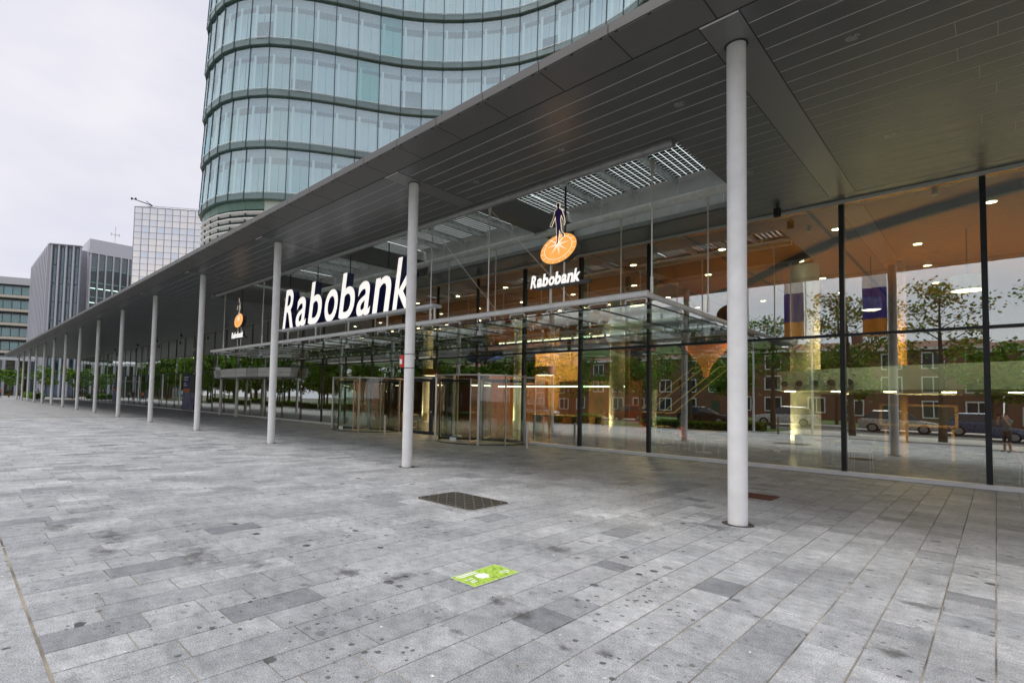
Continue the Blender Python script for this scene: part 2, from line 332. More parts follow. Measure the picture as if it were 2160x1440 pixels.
# hatch covers, sticker, drain slots
HATCHM = mat('hatch_iron', (0.040, 0.037, 0.032), 0.55, metal=0.4, var=0.35, scale=9)
def rounded(w, h, r, n=5):
    P = []
    for sx, sy, a0 in ((1, -1, -90), (1, 1, 0), (-1, 1, 90), (-1, -1, 180)):
        for k in range(n + 1):
            a = R(a0 + 90 * k / n); P.append((sx * (w / 2 - r) + r * math.cos(a), sy * (h / 2 - r) + r * math.sin(a)))
    return P
hc = thing('hatch_cover', (-6.0, 6.40, 0.0), 'dark ribbed iron hatch cover with rounded corners set in the open paving', 'hatch cover')
b = MB(); b.prism(rounded(1.27, 0.98, 0.12), (-6.0, 6.40, 0.001), (1, 0, 0), (0, 1, 0), (0, 0, 1), 0.008); b.build('cover_plate', HATCHM, hc)
b = MB()
pl = rounded(1.30, 1.01, 0.13); pi = rounded(1.27, 0.98, 0.12); n_ = len(pl)
b.add([(-6.0 + x, 6.40 + y, 0.0065) for x, y in pl] + [(-6.0 + x, 6.40 + y, 0.0065) for x, y in pi], [(k, (k + 1) % n_, n_ + (k + 1) % n_, n_ + k) for k in range(n_)])
b.build('rim', mat('hatch_rim', (0.55, 0.53, 0.48), 0.7, var=0.3), hc)
b = MB()
for i in range(12):
    for j in range(9):
        cx_, cy_ = -6.0 - 0.56 + 0.102 * i, 6.40 - 0.42 + 0.105 * j; t = (1, 1) if (i + j) % 2 else (1, -1)
        b.obox((cx_, cy_, 0.0105), (0.034 * t[0], 0.034 * t[1], 0), (-0.010 * t[1], 0.010 * t[0], 0), (0, 0, 0.0022))
tag(b.build('tread_rib', mat('tread_worn', (0.20, 0.185, 0.16), 0.45, metal=0.5, var=0.3), hc), kind='stuff')
rh = thing('drain_cover', (-3.05, 11.25, 0.0), 'rust brown square drain cover behind the tallest white column', 'drain cover')
RUST = mat('rust', (0.13, 0.045, 0.028), 0.8, var=0.4, scale=12, bump=0.3)
b = MB(); b.prism(rounded(0.62, 0.62, 0.02), (-3.05, 11.25, 0.002), (1, 0, 0), (0, 1, 0), (0, 0, 1), 0.007); b.build('cover_plate', RUST, rh)
b = MB()
for i in range(7): b.box(-3.05 - 0.26, -3.05 + 0.26, 11.25 - 0.24 + 0.08 * i - 0.014, 11.25 - 0.24 + 0.08 * i + 0.014, 0.0092, 0.0125)
tag(b.build('grate_rib', RUST, rh), kind='stuff')
GREENM = mat('sticker_green', (0.36, 0.54, 0.07), 0.7, var=0.32, scale=22)
stk = thing('floor_sticker', (-3.325, 3.89, 0.0), 'lime green rectangular distance sticker with white print stuck on the paving', 'sticker')
b = MB(); b.box(-3.478, -3.172, 3.57, 4.215, 0.002, 0.0042); b.build('film', mat('sticker_edge', (0.66, 0.80, 0.40), 0.6, var=0.05), stk)
b = MB(); b.face([(-3.470, 3.578, 0.0055), (-3.180, 3.578, 0.0055), (-3.180, 4.207, 0.0055), (-3.470, 4.207, 0.0055)]); b.build('print_field', GREENM, stk)
b = MB()
for dx in (0.0, 0.034): b.box(-3.455 + dx, -3.437 + dx, 3.62, 3.87, 0.006, 0.0066)
for dx, y0, y1 in ((0.115, 3.62, 3.72), (0.16, 3.64, 3.71), (0.19, 3.62, 3.70)): b.box(-3.455 + dx, -3.442 + dx, y0, y1, 0.006, 0.0066)
blob = [(0.062 * (1 + 0.16 * math.sin(7 * a)) * math.cos(a), 0.072 * (1 + 0.13 * math.cos(9 * a)) * math.sin(a)) for a in [2 * math.pi * k / 48 for k in range(48)]]
b.prism(blob, (-3.325, 3.845, 0.006), (1, 0, 0), (0, 1, 0), (0, 0, 1), 0.0006)
for x0, x1, y0, y1 in ((-3.30, -3.29, 4.06, 4.16), (-3.30, -3.235, 4.15, 4.165), (-3.245, -3.235, 4.09, 4.165), (-3.272, -3.264, 4.06, 4.15), (-3.30, -3.264, 4.055, 4.066)): b.box(x0, x1, y0, y1, 0.006, 0.0066)
tag(b.build('white_print', mat('sticker_white', (0.85, 0.86, 0.88), 0.6, var=0.04), stk), kind='stuff')
b = MB(); r2 = random.Random(4)
for i in range(46):
    x, y, a = r2.uniform(-3.455, -3.195), r2.uniform(3.6, 4.18), r2.uniform(0, 3.14)
    if abs(x + 3.325) < 0.075 and abs(y - 3.845) < 0.085: continue
    if x < -3.39 and y < 3.89: continue
    b.obox((x, y, 0.0060), (0.020 * math.cos(a), 0.020 * math.sin(a), 0), (-0.0022 * math.sin(a), 0.0022 * math.cos(a), 0), (0, 0, 0.0003))
tag(b.build('dark_squiggle', mat('sticker_ink', (0.04, 0.10, 0.02), 0.6, var=0.1), stk), kind='stuff')
for (x, y, lab) in ((-18.5, 3.92, 'worn blue line marking stuck flat on the paving'), (-34.85, 3.2, 'thin dark drain slot lying farther from the canopy columns'), (-44.07, 5.0, 'thin dark drain slot lying closer to the canopy columns')):
    nm = 'floor_marking' if 'blue' in lab else 'drain_slot'
    o = MB().box(x - 0.05, x + 0.05, y - 0.36, y + 0.36, 0.002, 0.005).build(nm, mat(nm + '_m', (0.06, 0.06, 0.16) if 'blue' in lab else (0.03, 0.03, 0.03), 0.7, var=0.4, scale=20))
    tag(o, lab, 'floor marking' if 'blue' in lab else 'drain')

# scraps of litter, grit and dry leaf bits lying on the paving
lit = MB(); r2 = random.Random(77)
for k in range(230):
    d = r2.uniform(2.2, 16); a = r2.uniform(-0.2, 1.35); x, y = -d * math.cos(a), 0.7 + d * math.sin(a)
    if y > 15.5: continue
    t_ = r2.uniform(0, 3.14); L = r2.uniform(0.004, 0.013); W = L * r2.uniform(0.3, 0.8); lit.cm = r2.choice((0, 0, 1, 2))
    lit.obox((x, y, 0.0035), (L * math.cos(t_), L * math.sin(t_), 0), (-W * math.sin(t_), W * math.cos(t_), 0), (0, 0, 0.0018))
tag(lit.build('litter', [mat('litter_white', (0.75, 0.74, 0.70), 0.8, var=0.1), mat('litter_leaf', (0.26, 0.17, 0.06), 0.8, var=0.3), mat('litter_dark', (0.05, 0.045, 0.04), 0.8, var=0.2)]), 'scattered scraps of grit, paper and dry leaf bits on the paving', 'litter', None, 'stuff')
# street side: kerb, verge, road, pavement (seen mirrored in the glass)
KERB = mat('kerb_stone', (0.50, 0.49, 0.46), 0.8, var=0.12)
tag(MB().box(-180, 60, -1.86, -1.57, -0.06, 0.05).build('kerb', KERB), 'long pale kerb along the plaza edge', None, None, 'structure')
sheet('verge', -180, 60, -9.0, -1.87, -0.012, LAWN, 'grass verge between plaza and street')
sheet('light_path', -9.0, 2.5, -8.98, -1.88, -0.006, SLABS, 'pale slab path crossing the verge')
sheet('front_lawn', -180, 60, -50.0, -20.02, 0.0, LAWN, 'lawn in front of the brick houses')
sheet('street', -180, 60, -16.5, -9.02, -0.03, ASPH, 'asphalt street running along the plaza')
tag(MB().box(-180, 60, -9.02, -8.8, -0.06, 0.06).build('street_kerb', KERB), 'kerb between street and verge', None, None, 'structure')
sheet('footway', -180, 60, -20.0, -16.52, 0.02, SLABS, 'pale footway in front of the brick houses')

# ------------------------------------------------------------------ long entrance canopy
NB0, NB1 = -1, 14                                   # bays; bay k spans column k to column k+1 (towards -X)
XE = X0 - BAY * 14.6                                # far end
cano = thing('canopy_roof', (X0, YC, 0.0), 'long flat grey metal canopy on slender white columns in front of the glass hall', 'canopy')
HX0, HX1, HY0, HY1 = -29.2, -4.28, 10.42, 15.30     # skylight opening
colm = None
for k in range(0, 15):
    x = X0 - BAY * k
    if colm is None:
        b = MB(); b.cyl((x, YC, 0.0), (x, YC, H + 0.02), 0.125, n=40); colm = b.mesh('column', COLUMN, Vector((x, YC, 0)), smooth=True)
        b = MB(); b.cyl((x, YC, 0.001), (x, YC, 0.006), 0.20, n=40); ringm = b.mesh('base_ring', mat('base_ring_m', (0.05, 0.045, 0.04), 0.7, var=0.4, scale=14), Vector((x, YC, 0)))
        b = MB(); b.cyl((x, YC, H - 0.012), (x, YC, H - 0.001), 0.155, n=40); capm = b.mesh('cap_ring', DARKSTEEL, Vector((x, YC, 0)))
    c_ = link_mesh('column', colm, cano, (x - X0, 0, 0))
    for nm, me in (('base_ring', ringm), ('cap_ring', capm)):
        s_ = bpy.data.objects.new(nm, me); col.objects.link(s_); s_.parent = c_
    # flat beam casing running from the column back to the glass
    b = MB(); segs = [(7.66, 16.18)] if not (HX0 < x < HX1) else [(7.66, HY0 - 0.02), (HY1 + 0.02, 16.18)]
    for y0, y1 in segs: b.box(x - 0.25, x + 0.25, y0, y1, H - 0.004, H + 0.05)
    b.build('beam_casing', BEAMC, cano)
# soffit boards
boards = []
for k in range(NB0, NB1):
    xa, xb = X0 - BAY * (k + 1) + 0.262, X0 - BAY * k - 0.262
    if k == NB1 - 1: xa = XE + 0.1
    for j in range(22):
        y0, y1 = 7.605 + 0.39 * j + 0.009, 7.605 + 0.39 * (j + 1) - 0.009
        spans = [(xa, xb)]
        if y1 > HY0 and y0 < HY1:
            out = []
            for a, c in spans:
                if c <= HX0 or a >= HX1: out.append((a, c)); continue
                if a < HX0: out.append((a, HX0))
                if c > HX1: out.append((HX1, c))
            spans = out
            if y0 < HY0 < y1 and HX0 < xb and xa < HX1:
                boards.append((max(xa, HX0), min(xb, HX1), y0, HY0, j))
            if y0 < HY1 < y1 and HX0 < xb and xa < HX1:
                boards.append((max(xa, HX0), min(xb, HX1), HY1, y1, j))
        for a, c in spans:
            if c - a > 0.05 and y1 - y0 > 0.02:
                r2 = random.Random(int(k * 97 + j)); cut = a + (c - a) * r2.uniform(0.25, 0.75)
                if c - a > 4 and k < 2: boards += [(a, cut - 0.002, y0, y1, j), (cut + 0.002, c, y0, y1, j)]
                else: boards.append((a, c, y0, y1, j))
boards.sort(key=lambda q: ((q[0] + q[1]) / 2 - 0) ** 2 + ((q[2] + q[3]) / 2) ** 2)
far = MB()
for i, (a, c, y0, y1, j) in enumerate(boards):
    if i < 300: MB().box(a, c, y0, y1, H, H + 0.03).build('soffit_board', SOFFIT, cano)
    else: far.box(a, c, y0, y1, H, H + 0.03)
tag(far.build('far_soffit_boards', SOFFIT, cano), kind='stuff')
# pale slot backing above the boards, roof deck, rear soffit strip
b = MB()
for x0, x1, y0, y1 in ((XE, HX0 - .01, 7.6, 16.2), (HX1 + .01, 6.0, 7.6, 16.2), (HX0 - .01, HX1 + .01, 7.6, HY0 - .01), (HX0 - .01, HX1 + .01, HY1 + .01, 16.2)):
    b.face([(x0, y0, H + .003), (x0, y1, H + .003), (x1, y1, H + .003), (x1, y0, H + .003)])
b.build('slot_backing', SLOT, cano)
b = MB(); b.box(XE, 6.0, 7.56, 7.612, H - 0.0005, H + 0.02)  # black strips in the gaps: their shade is put in as colour
for k in range(0, 15):
    for sg in (-1, 1):
        xg = X0 - BAY * k + sg * 0.257
        for y0, y1 in ([(7.62, 16.18)] if not (HX0 < xg < HX1) else [(7.62, HY0 - .02), (HY1 + .02, 16.18)]): b.box(xg - 0.008, xg + 0.008, y0, y1, H - 0.0008, H + 0.012)
for i in range(-6, 88): b.box(X0 - 1.2 * i - 0.009, X0 - 1.2 * i + 0.009, 6.845, 7.57, H - 0.0066, H + 0.02)
tag(b.build('gap_shade_strip', BLACK, cano), kind='stuff')
b = MB()
for x0, x1, y0, y1 in ((XE, HX0 - .03, 6.9, YG + 4), (HX1 + .03, 6.0, 6.9, YG + 4), (HX0 - .03, HX1 + .03, 6.9, HY0 - .03), (HX0 - .03, HX1 + .03, HY1 + .16, YG + 4)):
    b.box(x0, x1, y0, y1, H + .06, H + .15)
b.build('roof_deck', mat('deck_grey', (0.35, 0.35, 0.34), 0.7, var=0.2), cano)
MB().box(XE, 6.0, 16.19, YG - 0.02, H - 0.002, H + 0.03).build('rear_soffit_strip', SOFFIT, cano)
MB().box(XE, 6.0, YG - 0.10, YG - 0.021, H - 0.085, H - 0.004).build('light_trim', mat('pale_trim', (0.60, 0.60, 0.56), 0.5, var=0.05), cano)
# fascia panels along the front edge
pan = None
for i in range(-6, 88):
    xr = X0 - 1.2 * i
    if pan is None:
        b = MB(); b.box(xr - 1.194, xr - 0.006, 6.83, 7.572, H - 0.006, H + 0.03); b.box(xr - 1.194, xr - 0.006, 6.815, 6.836, H + 0.012, H + 0.165)
        b.box(xr - 1.194, xr - 0.006, 6.82, 7.0, H + 0.150, H + 0.166)
        pan = b.mesh('fascia_panel', EDGE, Vector((xr, YC, 0)))
        b = MB()
        for q in (0.12, 0.60, 1.08): b.box(xr - q - 0.02, xr - q + 0.02, 6.808, 6.84, H - 0.014, H - 0.002)
        clip = b.mesh('fixing_clip', BLACK, Vector((xr, YC, 0)))
    o = link_mesh('fascia_panel', pan, cano, (xr - X0, 0, 0))
    if i < 20:
        s_ = bpy.data.objects.new('fixing_clip', clip); col.objects.link(s_); s_.parent = o
# recessed downlights in the soffit
dlm = MB().cyl((0, 0, H - 0.006), (0, 0, H + 0.02), 0.085, n=20).mesh('soffit_downlight', mat('downlight_ring', (0.30, 0.30, 0.30), 0.3, metal=0.7, var=0.1), None, smooth=True)
inn = MB().cyl((0, 0, H - 0.0085), (0, 0, H - 0.0062), 0.052, n=16).mesh('lens', mat('downlight_lens', (0.30, 0.30, 0.29), 0.2, var=0.05), None)
for i in range(26):
    for y in (9.35, 13.28):
        x = X0 + 1.2 - 2.4 * i
        if HX0 - .2 < x < HX1 + .2 and y > 10: continue
        o = link_mesh('soffit_downlight', dlm, cano, (x - X0, y - YC, 0)); s_ = bpy.data.objects.new('lens', inn); col.objects.link(s_); s_.parent = o
# small black loudspeakers under the rear of the soffit
for x, y in ((-3.85, 16.1), (-49.95, 15.6), (-64.85, 15.7), (-74.9, 15.6), (-57.5, 15.65), (-85.0, 15.6)):
    b = MB(); b.cyl((x, y, H - 0.26), (x, y, H - 0.05), 0.085, n=14); b.cyl((x, y, H - 0.06), (x, y, H), 0.03, n=8); b.build('soffit_speaker', BLACK, cano, smooth=True)
# red call point strapped on the second column
cp = thing('call_point', (X0 - BAY, YC, 2.5), 'small red call point box strapped to a white column near the entrance', 'call point')
MB().box(X0 - BAY - 0.25, X0 - BAY - 0.115, YC - 0.11, YC - 0.01, 2.42, 2.72).build('housing', mat('red_plastic', (0.55, 0.05, 0.035), 0.4, var=0.08), cp, bevel=0.01)
MB().box(X0 - BAY - 0.235, X0 - BAY - 0.15, YC - 0.118, YC - 0.109, 2.50, 2.62).build('push_plate', WHITE, cp)
for z in (2.40, 2.735): MB().cyl((X0 - BAY, YC, z - .012), (X0 - BAY, YC, z + .012), 0.1275, n=32).build('strap', mat('strap_m', (0.30, 0.30, 0.31), 0.4, metal=0.7, var=0.1), cp, smooth=True)

# ------------------------------------------------------------------ skylight with solar glass
sky_l = thing('skylight', (-16.9, 13.0, 7.0), 'skylight of solar glass panels with white edges and galvanised rafters above the entrance', 'skylight')
ZP = 8.12
cells = MB()
for i in range(7):
    for j in range(28):
        cells.box(0.045 + 0.160 * i, 0.045 + 0.160 * i + 0.138, 10.32 + 0.170 * j, 10.32 + 0.170 * j + 0.148, ZP - 0.012, ZP - 0.006)
cellm = cells.mesh('solar_cell', CELL); pvm = MB().box(0.03, 1.17, 10.25, 15.34, ZP - 0.004, ZP + 0.008).mesh('solar_panel', PVGLASS)
wem = MB().box(0.02, 1.18, 15.02, 15.34, ZP - 0.04, ZP - 0.014).mesh('white_edge', WHITE)
raf = None
for i in range(1, 23):
    xl = X0 - 1.2 * (i + 1)
    if xl < HX0 - 0.4: break
    o = link_mesh('solar_panel', pvm, sky_l, (xl + 16.9, -13.0, -7.0))
    s_ = bpy.data.objects.new('solar_cell', cellm); col.objects.link(s_); s_.parent = o; s_['kind'] = 'stuff'
    s_ = bpy.data.objects.new('white_edge', wem); col.objects.link(s_); s_.parent = o
    if (i + 1) % 6:
        if raf is None:
            b = MB(); b.box(-0.035, 0.035, 10.25, 15.26, 7.93, ZP - 0.045); b.box(-0.06, 0.06, 10.25, 15.26, ZP - 0.044, ZP - 0.016); raf = b.mesh('rafter', GALV)
        link_mesh('rafter', raf, sky_l, (xl + 16.9, -13.0, -7.0))
for k in (1, 2, 3):
    x = X0 - BAY * k; MB().box(x - 0.24, x + 0.24, 10.3, 15.28, 7.05, 7.62).build('cross_beam', EDGE, sky_l)
for i in range(1, 24):
    xl = X0 - 1.2 * (i + 1)
    if xl < HX0 - 0.2: break
    MB().box(xl + 0.006, min(xl + 1.194, HX1), 15.30, 15.34, H + 0.01, ZP - 0.05).build('upstand_panel', GREYPANEL, sky_l)
MB().box(HX0, HX1, 15.20, 15.299, H + 0.02, H + 0.14).build('upstand_ledge', mat('ledge_grey', (0.30, 0.31, 0.30), 0.5, var=0.1), sky_l)
b = MB(); b.box(HX1, HX1 + 0.02, HY0, HY1, H + .03, 8.2); b.box(HX0 - .02, HX0, HY0, HY1, H + .03, 8.2); b.box(HX0, HX1, HY0 - 0.02, HY0, H + .03, 8.2); b.build('side_lining', EDGE, sky_l)
b = MB(); b.cyl((HX0 + 0.9, 10.60, 6.97), (HX1 - 0.03, 10.60, 6.97), 0.115, n=24)
for i in range(11): b.cyl((-4.9 - 2.4 * i, 10.60, 6.97), (-4.93 - 2.4 * i, 10.60, 6.97), 0.124, n=24)
b.build('front_pipe', mat('pipe_grey', (0.30, 0.30, 0.30), 0.4, metal=0.3, var=0.12), sky_l, smooth=True)
b = MB(); b.cyl((HX0 + 2.5, 13.80, 6.97), (HX1 - 0.01, 13.80, 6.97), 0.115, n=24); b.build('rear_pipe', mat('pipe_pale', (0.72, 0.71, 0.68), 0.45, metal=0.0, var=0.12), sky_l, smooth=True)

# ------------------------------------------------------------------ hanging glass entrance canopy
gc = thing('glass_entrance_canopy', (-17, 10.7, 3.9), 'hanging frameless glass entrance canopy on white tubes and slim rods', 'glass canopy')
GX0, GX1, GZ = -29.1, -4.93, 3.97
MB().cyl((GX0, 10.7, GZ), (GX1 + 0.07, 10.7, GZ), 0.068, n=24).build('front_tube', TUBEM, gc, smooth=True)
for x in (GX1, GX0 + 0.1): MB().cyl((x, 10.7, GZ), (x, 16.6, GZ - 0.06), 0.06, n=20).build('side_tube', TUBEM, gc, smooth=True)
for y in (12.6, 14.85): MB().cyl((GX0, y, GZ - 0.04), (GX1, y, GZ - 0.04), 0.055, n=20).build('purlin_tube', TUBEM, gc, smooth=True)
rodsx = [-4.65 - 2.27 * k for k in range(11)]
def rod(name, x, y, z0, z1):
    b = MB(); b.cyl((0, 0, z0), (0, 0, z1), 0.017, n=10); b.cyl((0, 0, z0), (0, 0, z0 + 0.36), 0.032, n=12); b.cyl((0, 0, z1 - 0.3), (0, 0, z1), 0.030, n=12)
    b.obox((0, 0, z1 - 0.02), (0.045, 0, 0), (0, 0.012, 0), (0, 0, 0.07))
    return b.mesh(name, STEEL, None, smooth=True)
rf = rod('hanger_rod', 0, 0, GZ + 0.05, 6.86); rr = rod('hanger_rod', 0, 0, GZ - 0.01, 6.86)
for x in rodsx:
    ri_ = rodsx.index(x)
    if ri_ in (1, 9): pass
    elif ri_ == 0: link_mesh('hanger_rod', rf, gc, (-4.91 + 17, 10.98 - 10.7, -3.9))
    elif 4 <= ri_ <= 7: MB().cyl((x, 10.80, 6.0), (x, 10.80, 6.86), 0.02, n=10).build('hanger_rod', DARKSTEEL, gc, smooth=True)
    else: link_mesh('hanger_rod', rf, gc, (x + 17, 10.66 - 10.7, -3.9))
    MB().box(x - 2.29 - 0.018, x - 2.29 + 0.018, 10.72, 16.65, GZ - 0.09, GZ - 0.02).build('cross_bar', TUBEM, gc) if x > -27 and rodsx.index(x) % 2 == 0 else None
    if x > -28: link_mesh('hanger_rod', rr, gc, (x - 0.12 + 17, 13.8 - 10.7, -3.9))
for x, dx in ((-9.2, -2.6), (-11.5, -2.4), (-22.9, 2.4)):
    MB().cyl((x, 10.75, 6.8) if dx < 0 else (x, 10.75, 6.8), (x - dx * 0.9, 11.6, GZ - 0.1), 0.007, n=8).build('brace_rod', STEEL, gc, smooth=True)
# glass panels and their hung brackets
GS = 1.135
gpm = {}
npan = int((GX1 - GX0) / GS)
rows = [(10.72, 12.66), (12.67, 14.75), (14.76, 16.66)]
for i in range(npan):
    xa = GX1 + 0.03 - GS * (i + 1)
    for j, (y0, y1) in enumerate(rows):
        if j not in gpm: gpm[j] = MB().box(0.006, GS - 0.006, y0, y1, 3.770 - 0.02 * j, 3.782 - 0.02 * j).mesh('glass_panel', ROOFGLASS)
        link_mesh('glass_panel', gpm[j], gc, (xa + 17, -10.7, -3.9))
sj = MB()
for i in range(npan + 1):
    xa = GX1 + 0.03 - GS * i; sj.box(xa - 0.005, xa + 0.005, 10.72, 16.66, 3.755, 3.785)
sj.box(GX0, GX1, 10.715, 10.722, 3.76, 3.79)
tag(sj.build('seam_strip', BLACK, gc), kind='stuff')
def bracket_mesh(dz):
    b = MB(); s = 0.23
    b.tube([(0, 0, 0.02), (0, 0, -0.07)], 0.022, 10)
    b.tube([(-s, 0, -0.17), (-s, 0, -0.085), (-s + 0.03, 0, -0.06), (s - 0.03, 0, -0.06), (s, 0, -0.085), (s, 0, -0.17)], 0.019, 8)
    for x in (-s, s): b.cyl((x, 0, -0.19), (x, 0, -0.165), 0.038, n=12)
    b.box(-0.03, 0.03, -0.03, 0.03, -0.075, -0.045)
    return b.mesh('hung_bracket', mat('bracket_steel', (0.85, 0.85, 0.83), 0.3, metal=0.0, var=0.05), None, smooth=True)
bkm = bracket_mesh(0)
for y, z in ((10.78, GZ - 0.02), (12.6, GZ - 0.05), (14.85, GZ - 0.07)):
    for i in range(npan + 1):
        x = GX1 + 0.03 - GS * i
        if i == 0: x -= 0.26
        link_mesh('hung_bracket', bkm, gc, (x + 17, y - 10.7, z - 3.9))
for x, y in ((-10.3, 11.6), (-17.2, 11.6), (-24.6, 11.5)):
    dc = thing('dome_camera', (x, y, 3.6), {-10.3: 'white dome camera hanging under the glass canopy below the tall letters end', -17.2: 'white dome camera hanging under the glass canopy below the middle letters', -24.6: 'white dome camera hanging under the glass canopy below the hanging logo by the balcony'}[x], 'camera', 'dome cameras under the glass canopy')
    b = MB(); b.cyl((x, y, 3.70), (x, y, 3.90), 0.03, n=10); b.cyl((x, y, 3.56), (x, y, 3.70), 0.10, 0.085, n=18); b.build('housing', WHITE, dc, smooth=True)
    b = MB(); b.cyl((x, y, 3.50), (x, y, 3.56), 0.055, 0.085, n=16); b.build('dome', BLACK, dc, smooth=True)

# ------------------------------------------------------------------ signs
def glyph(ch, depth, bold):
    cu = bpy.data.curves.new('glyph', 'FONT'); cu.body = ch; cu.size = 1.0; cu.extrude = depth; cu.offset = bold; cu.resolution_u = 6
    ob = bpy.data.objects.new('glyph', cu); col.objects.link(ob); dg = bpy.context.evaluated_depsgraph_get(); dg.update()
    me = bpy.data.meshes.new_from_object(ob.evaluated_get(dg)); bpy.data.objects.remove(ob); bpy.data.curves.remove(cu); return me
def letter(ch, x0, x1, z0, z1, yf, depth, slant, parent, side, face, bold=0.026, org=None):
    """one built-up letter: navy return, cream face plate"""
    for nm, d, y_front, m in (('letter', depth, yf, side), ('face', 0.010, yf - 0.0105, face)):
        me = glyph(ch, 0.5, bold); vsx = [v.co.x for v in me.vertices]; vsy = [v.co.y for v in me.vertices]
        ax, bx, ay, by = min(vsx), max(vsx), min(vsy), max(vsy); o = ORG[parent.name]
        for v in me.vertices:
            u_, w_, q = (v.co.x - ax) / (bx - ax), (v.co.y - ay) / (by - ay), (0.5 - v.co.z)
            z = z0 + w_ * (z1 - z0); x = x0 + u_ * (x1 - x0) + slant * (z - z0)
            v.co = (x - o.x, y_front + q * d - o.y, z - o.z)
        me.materials.clear(); me.materials.append(m); me.update()
        bmm = bmesh.new(); bmm.from_mesh(me); bmesh.ops.recalc_face_normals(bmm, faces=bmm.faces); bmm.to_mesh(me); bmm.free()
        if nm == 'letter': par = link_mesh('letter', me, parent)
        else: link_mesh('face', me, par)
ls = thing('letter_sign', (-16.2, 10.62, 4.5), 'large three-dimensional white letters with navy sides spelling Rabobank above the entrance', 'sign')
XH, ASC = 1.20, 1.68
big = [('R', -20.75, -19.86, ASC - 0.03), ('a', -19.66, -18.86, XH), ('b', -18.63, -17.72, ASC), ('o', -17.47, -16.60, XH), ('b', -16.42, -15.50, ASC), ('a', -15.31, -14.52, XH), ('n', -14.33, -13.46, XH), ('k', -13.24, -12.36, ASC)]
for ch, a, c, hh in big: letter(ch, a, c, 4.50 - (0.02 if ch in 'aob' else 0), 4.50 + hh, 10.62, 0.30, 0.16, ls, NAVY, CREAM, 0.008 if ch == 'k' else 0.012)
MB().box(-21.02, -11.29, 10.58, 10.96, 4.41, 4.495).build('sign_rail', mat('rail_white', (0.72, 0.72, 0.74), 0.4, var=0.05), ls)
for x in [-20.4 + 2.27 * k for k in range(5)]: MB().cyl((x, 10.7, GZ + .05), (x, 10.7, 4.41), 0.03, n=10).build('sign_post', TUBEM, ls, smooth=True)

def star(n, ro, ri, rot=0.0, sx=1.0, sy=1.0):
    return [((ro if k % 2 == 0 else ri) * math.cos(rot + math.pi * k / n) * sx, (ro if k % 2 == 0 else ri) * math.sin(rot + math.pi * k / n) * sy) for k in range(2 * n)]
MAN = [(-0.002, 1.846), (0.035, 1.82), (0.04, 1.771), (0.028, 1.73), (0.024, 1.707), (0.066, 1.674), (0.103, 1.633), (0.122, 1.567), (0.155, 1.482), (0.172, 1.402), (0.179, 1.323), (0.165, 1.273), (0.143, 1.294), (0.146, 1.369), (0.123, 1.452), (0.083, 1.538), (0.068, 1.484), (0.059, 1.409), (0.071, 1.33), (0.079, 1.232), (0.088, 1.153), (0.128, 1.086), (0.168, 1.049), (0.164, 1.002), (0.141, 0.973), (0.119, 0.993), (0.129, 1.029), (0.096, 1.074), (0.051, 1.151), (0.033, 1.194), (0.028, 1.089), (0.01, 0.978), (0.004, 0.902), (-0.01, 0.857), (-0.054, 0.841), (-0.05, 0.859), (-0.026, 0.889), (-0.023, 0.985), (-0.036, 1.103), (-0.038, 1.219), (-0.05, 1.338), (-0.063, 1.419), (-0.07, 1.498), (-0.075, 1.538), (-0.108, 1.468), (-0.151, 1.381), (-0.184, 1.301), (-0.224, 1.316), (-0.207, 1.365), (-0.168, 1.424), (-0.131, 1.513), (-0.099, 1.602), (-0.088, 1.668), (-0.044, 1.696), (-0.023, 1.719), (-0.034, 1.751), (-0.046, 1.793), (-0.042, 1.837)]
def grow(poly, d):
    n = len(poly); out = []
    A = sum(poly[i][0] * poly[(i + 1) % n][1] - poly[(i + 1) % n][0] * poly[i][1] for i in range(n)); sg = 1 if A > 0 else -1
    for i in range(n):
        p0, p1, p2 = Vector(poly[i - 1]), Vector(poly[i]), Vector(poly[(i + 1) % n])
        e1, e2 = (p1 - p0).normalized(), (p2 - p1).normalized(); n_ = Vector((e1.y + e2.y, -(e1.x + e2.x)))
        if n_.length < 1e-6: n_ = Vector((e1.y, -e1.x))
        n_.normalize(); out.append(tuple(p1 + n_ * d * sg))
    return out
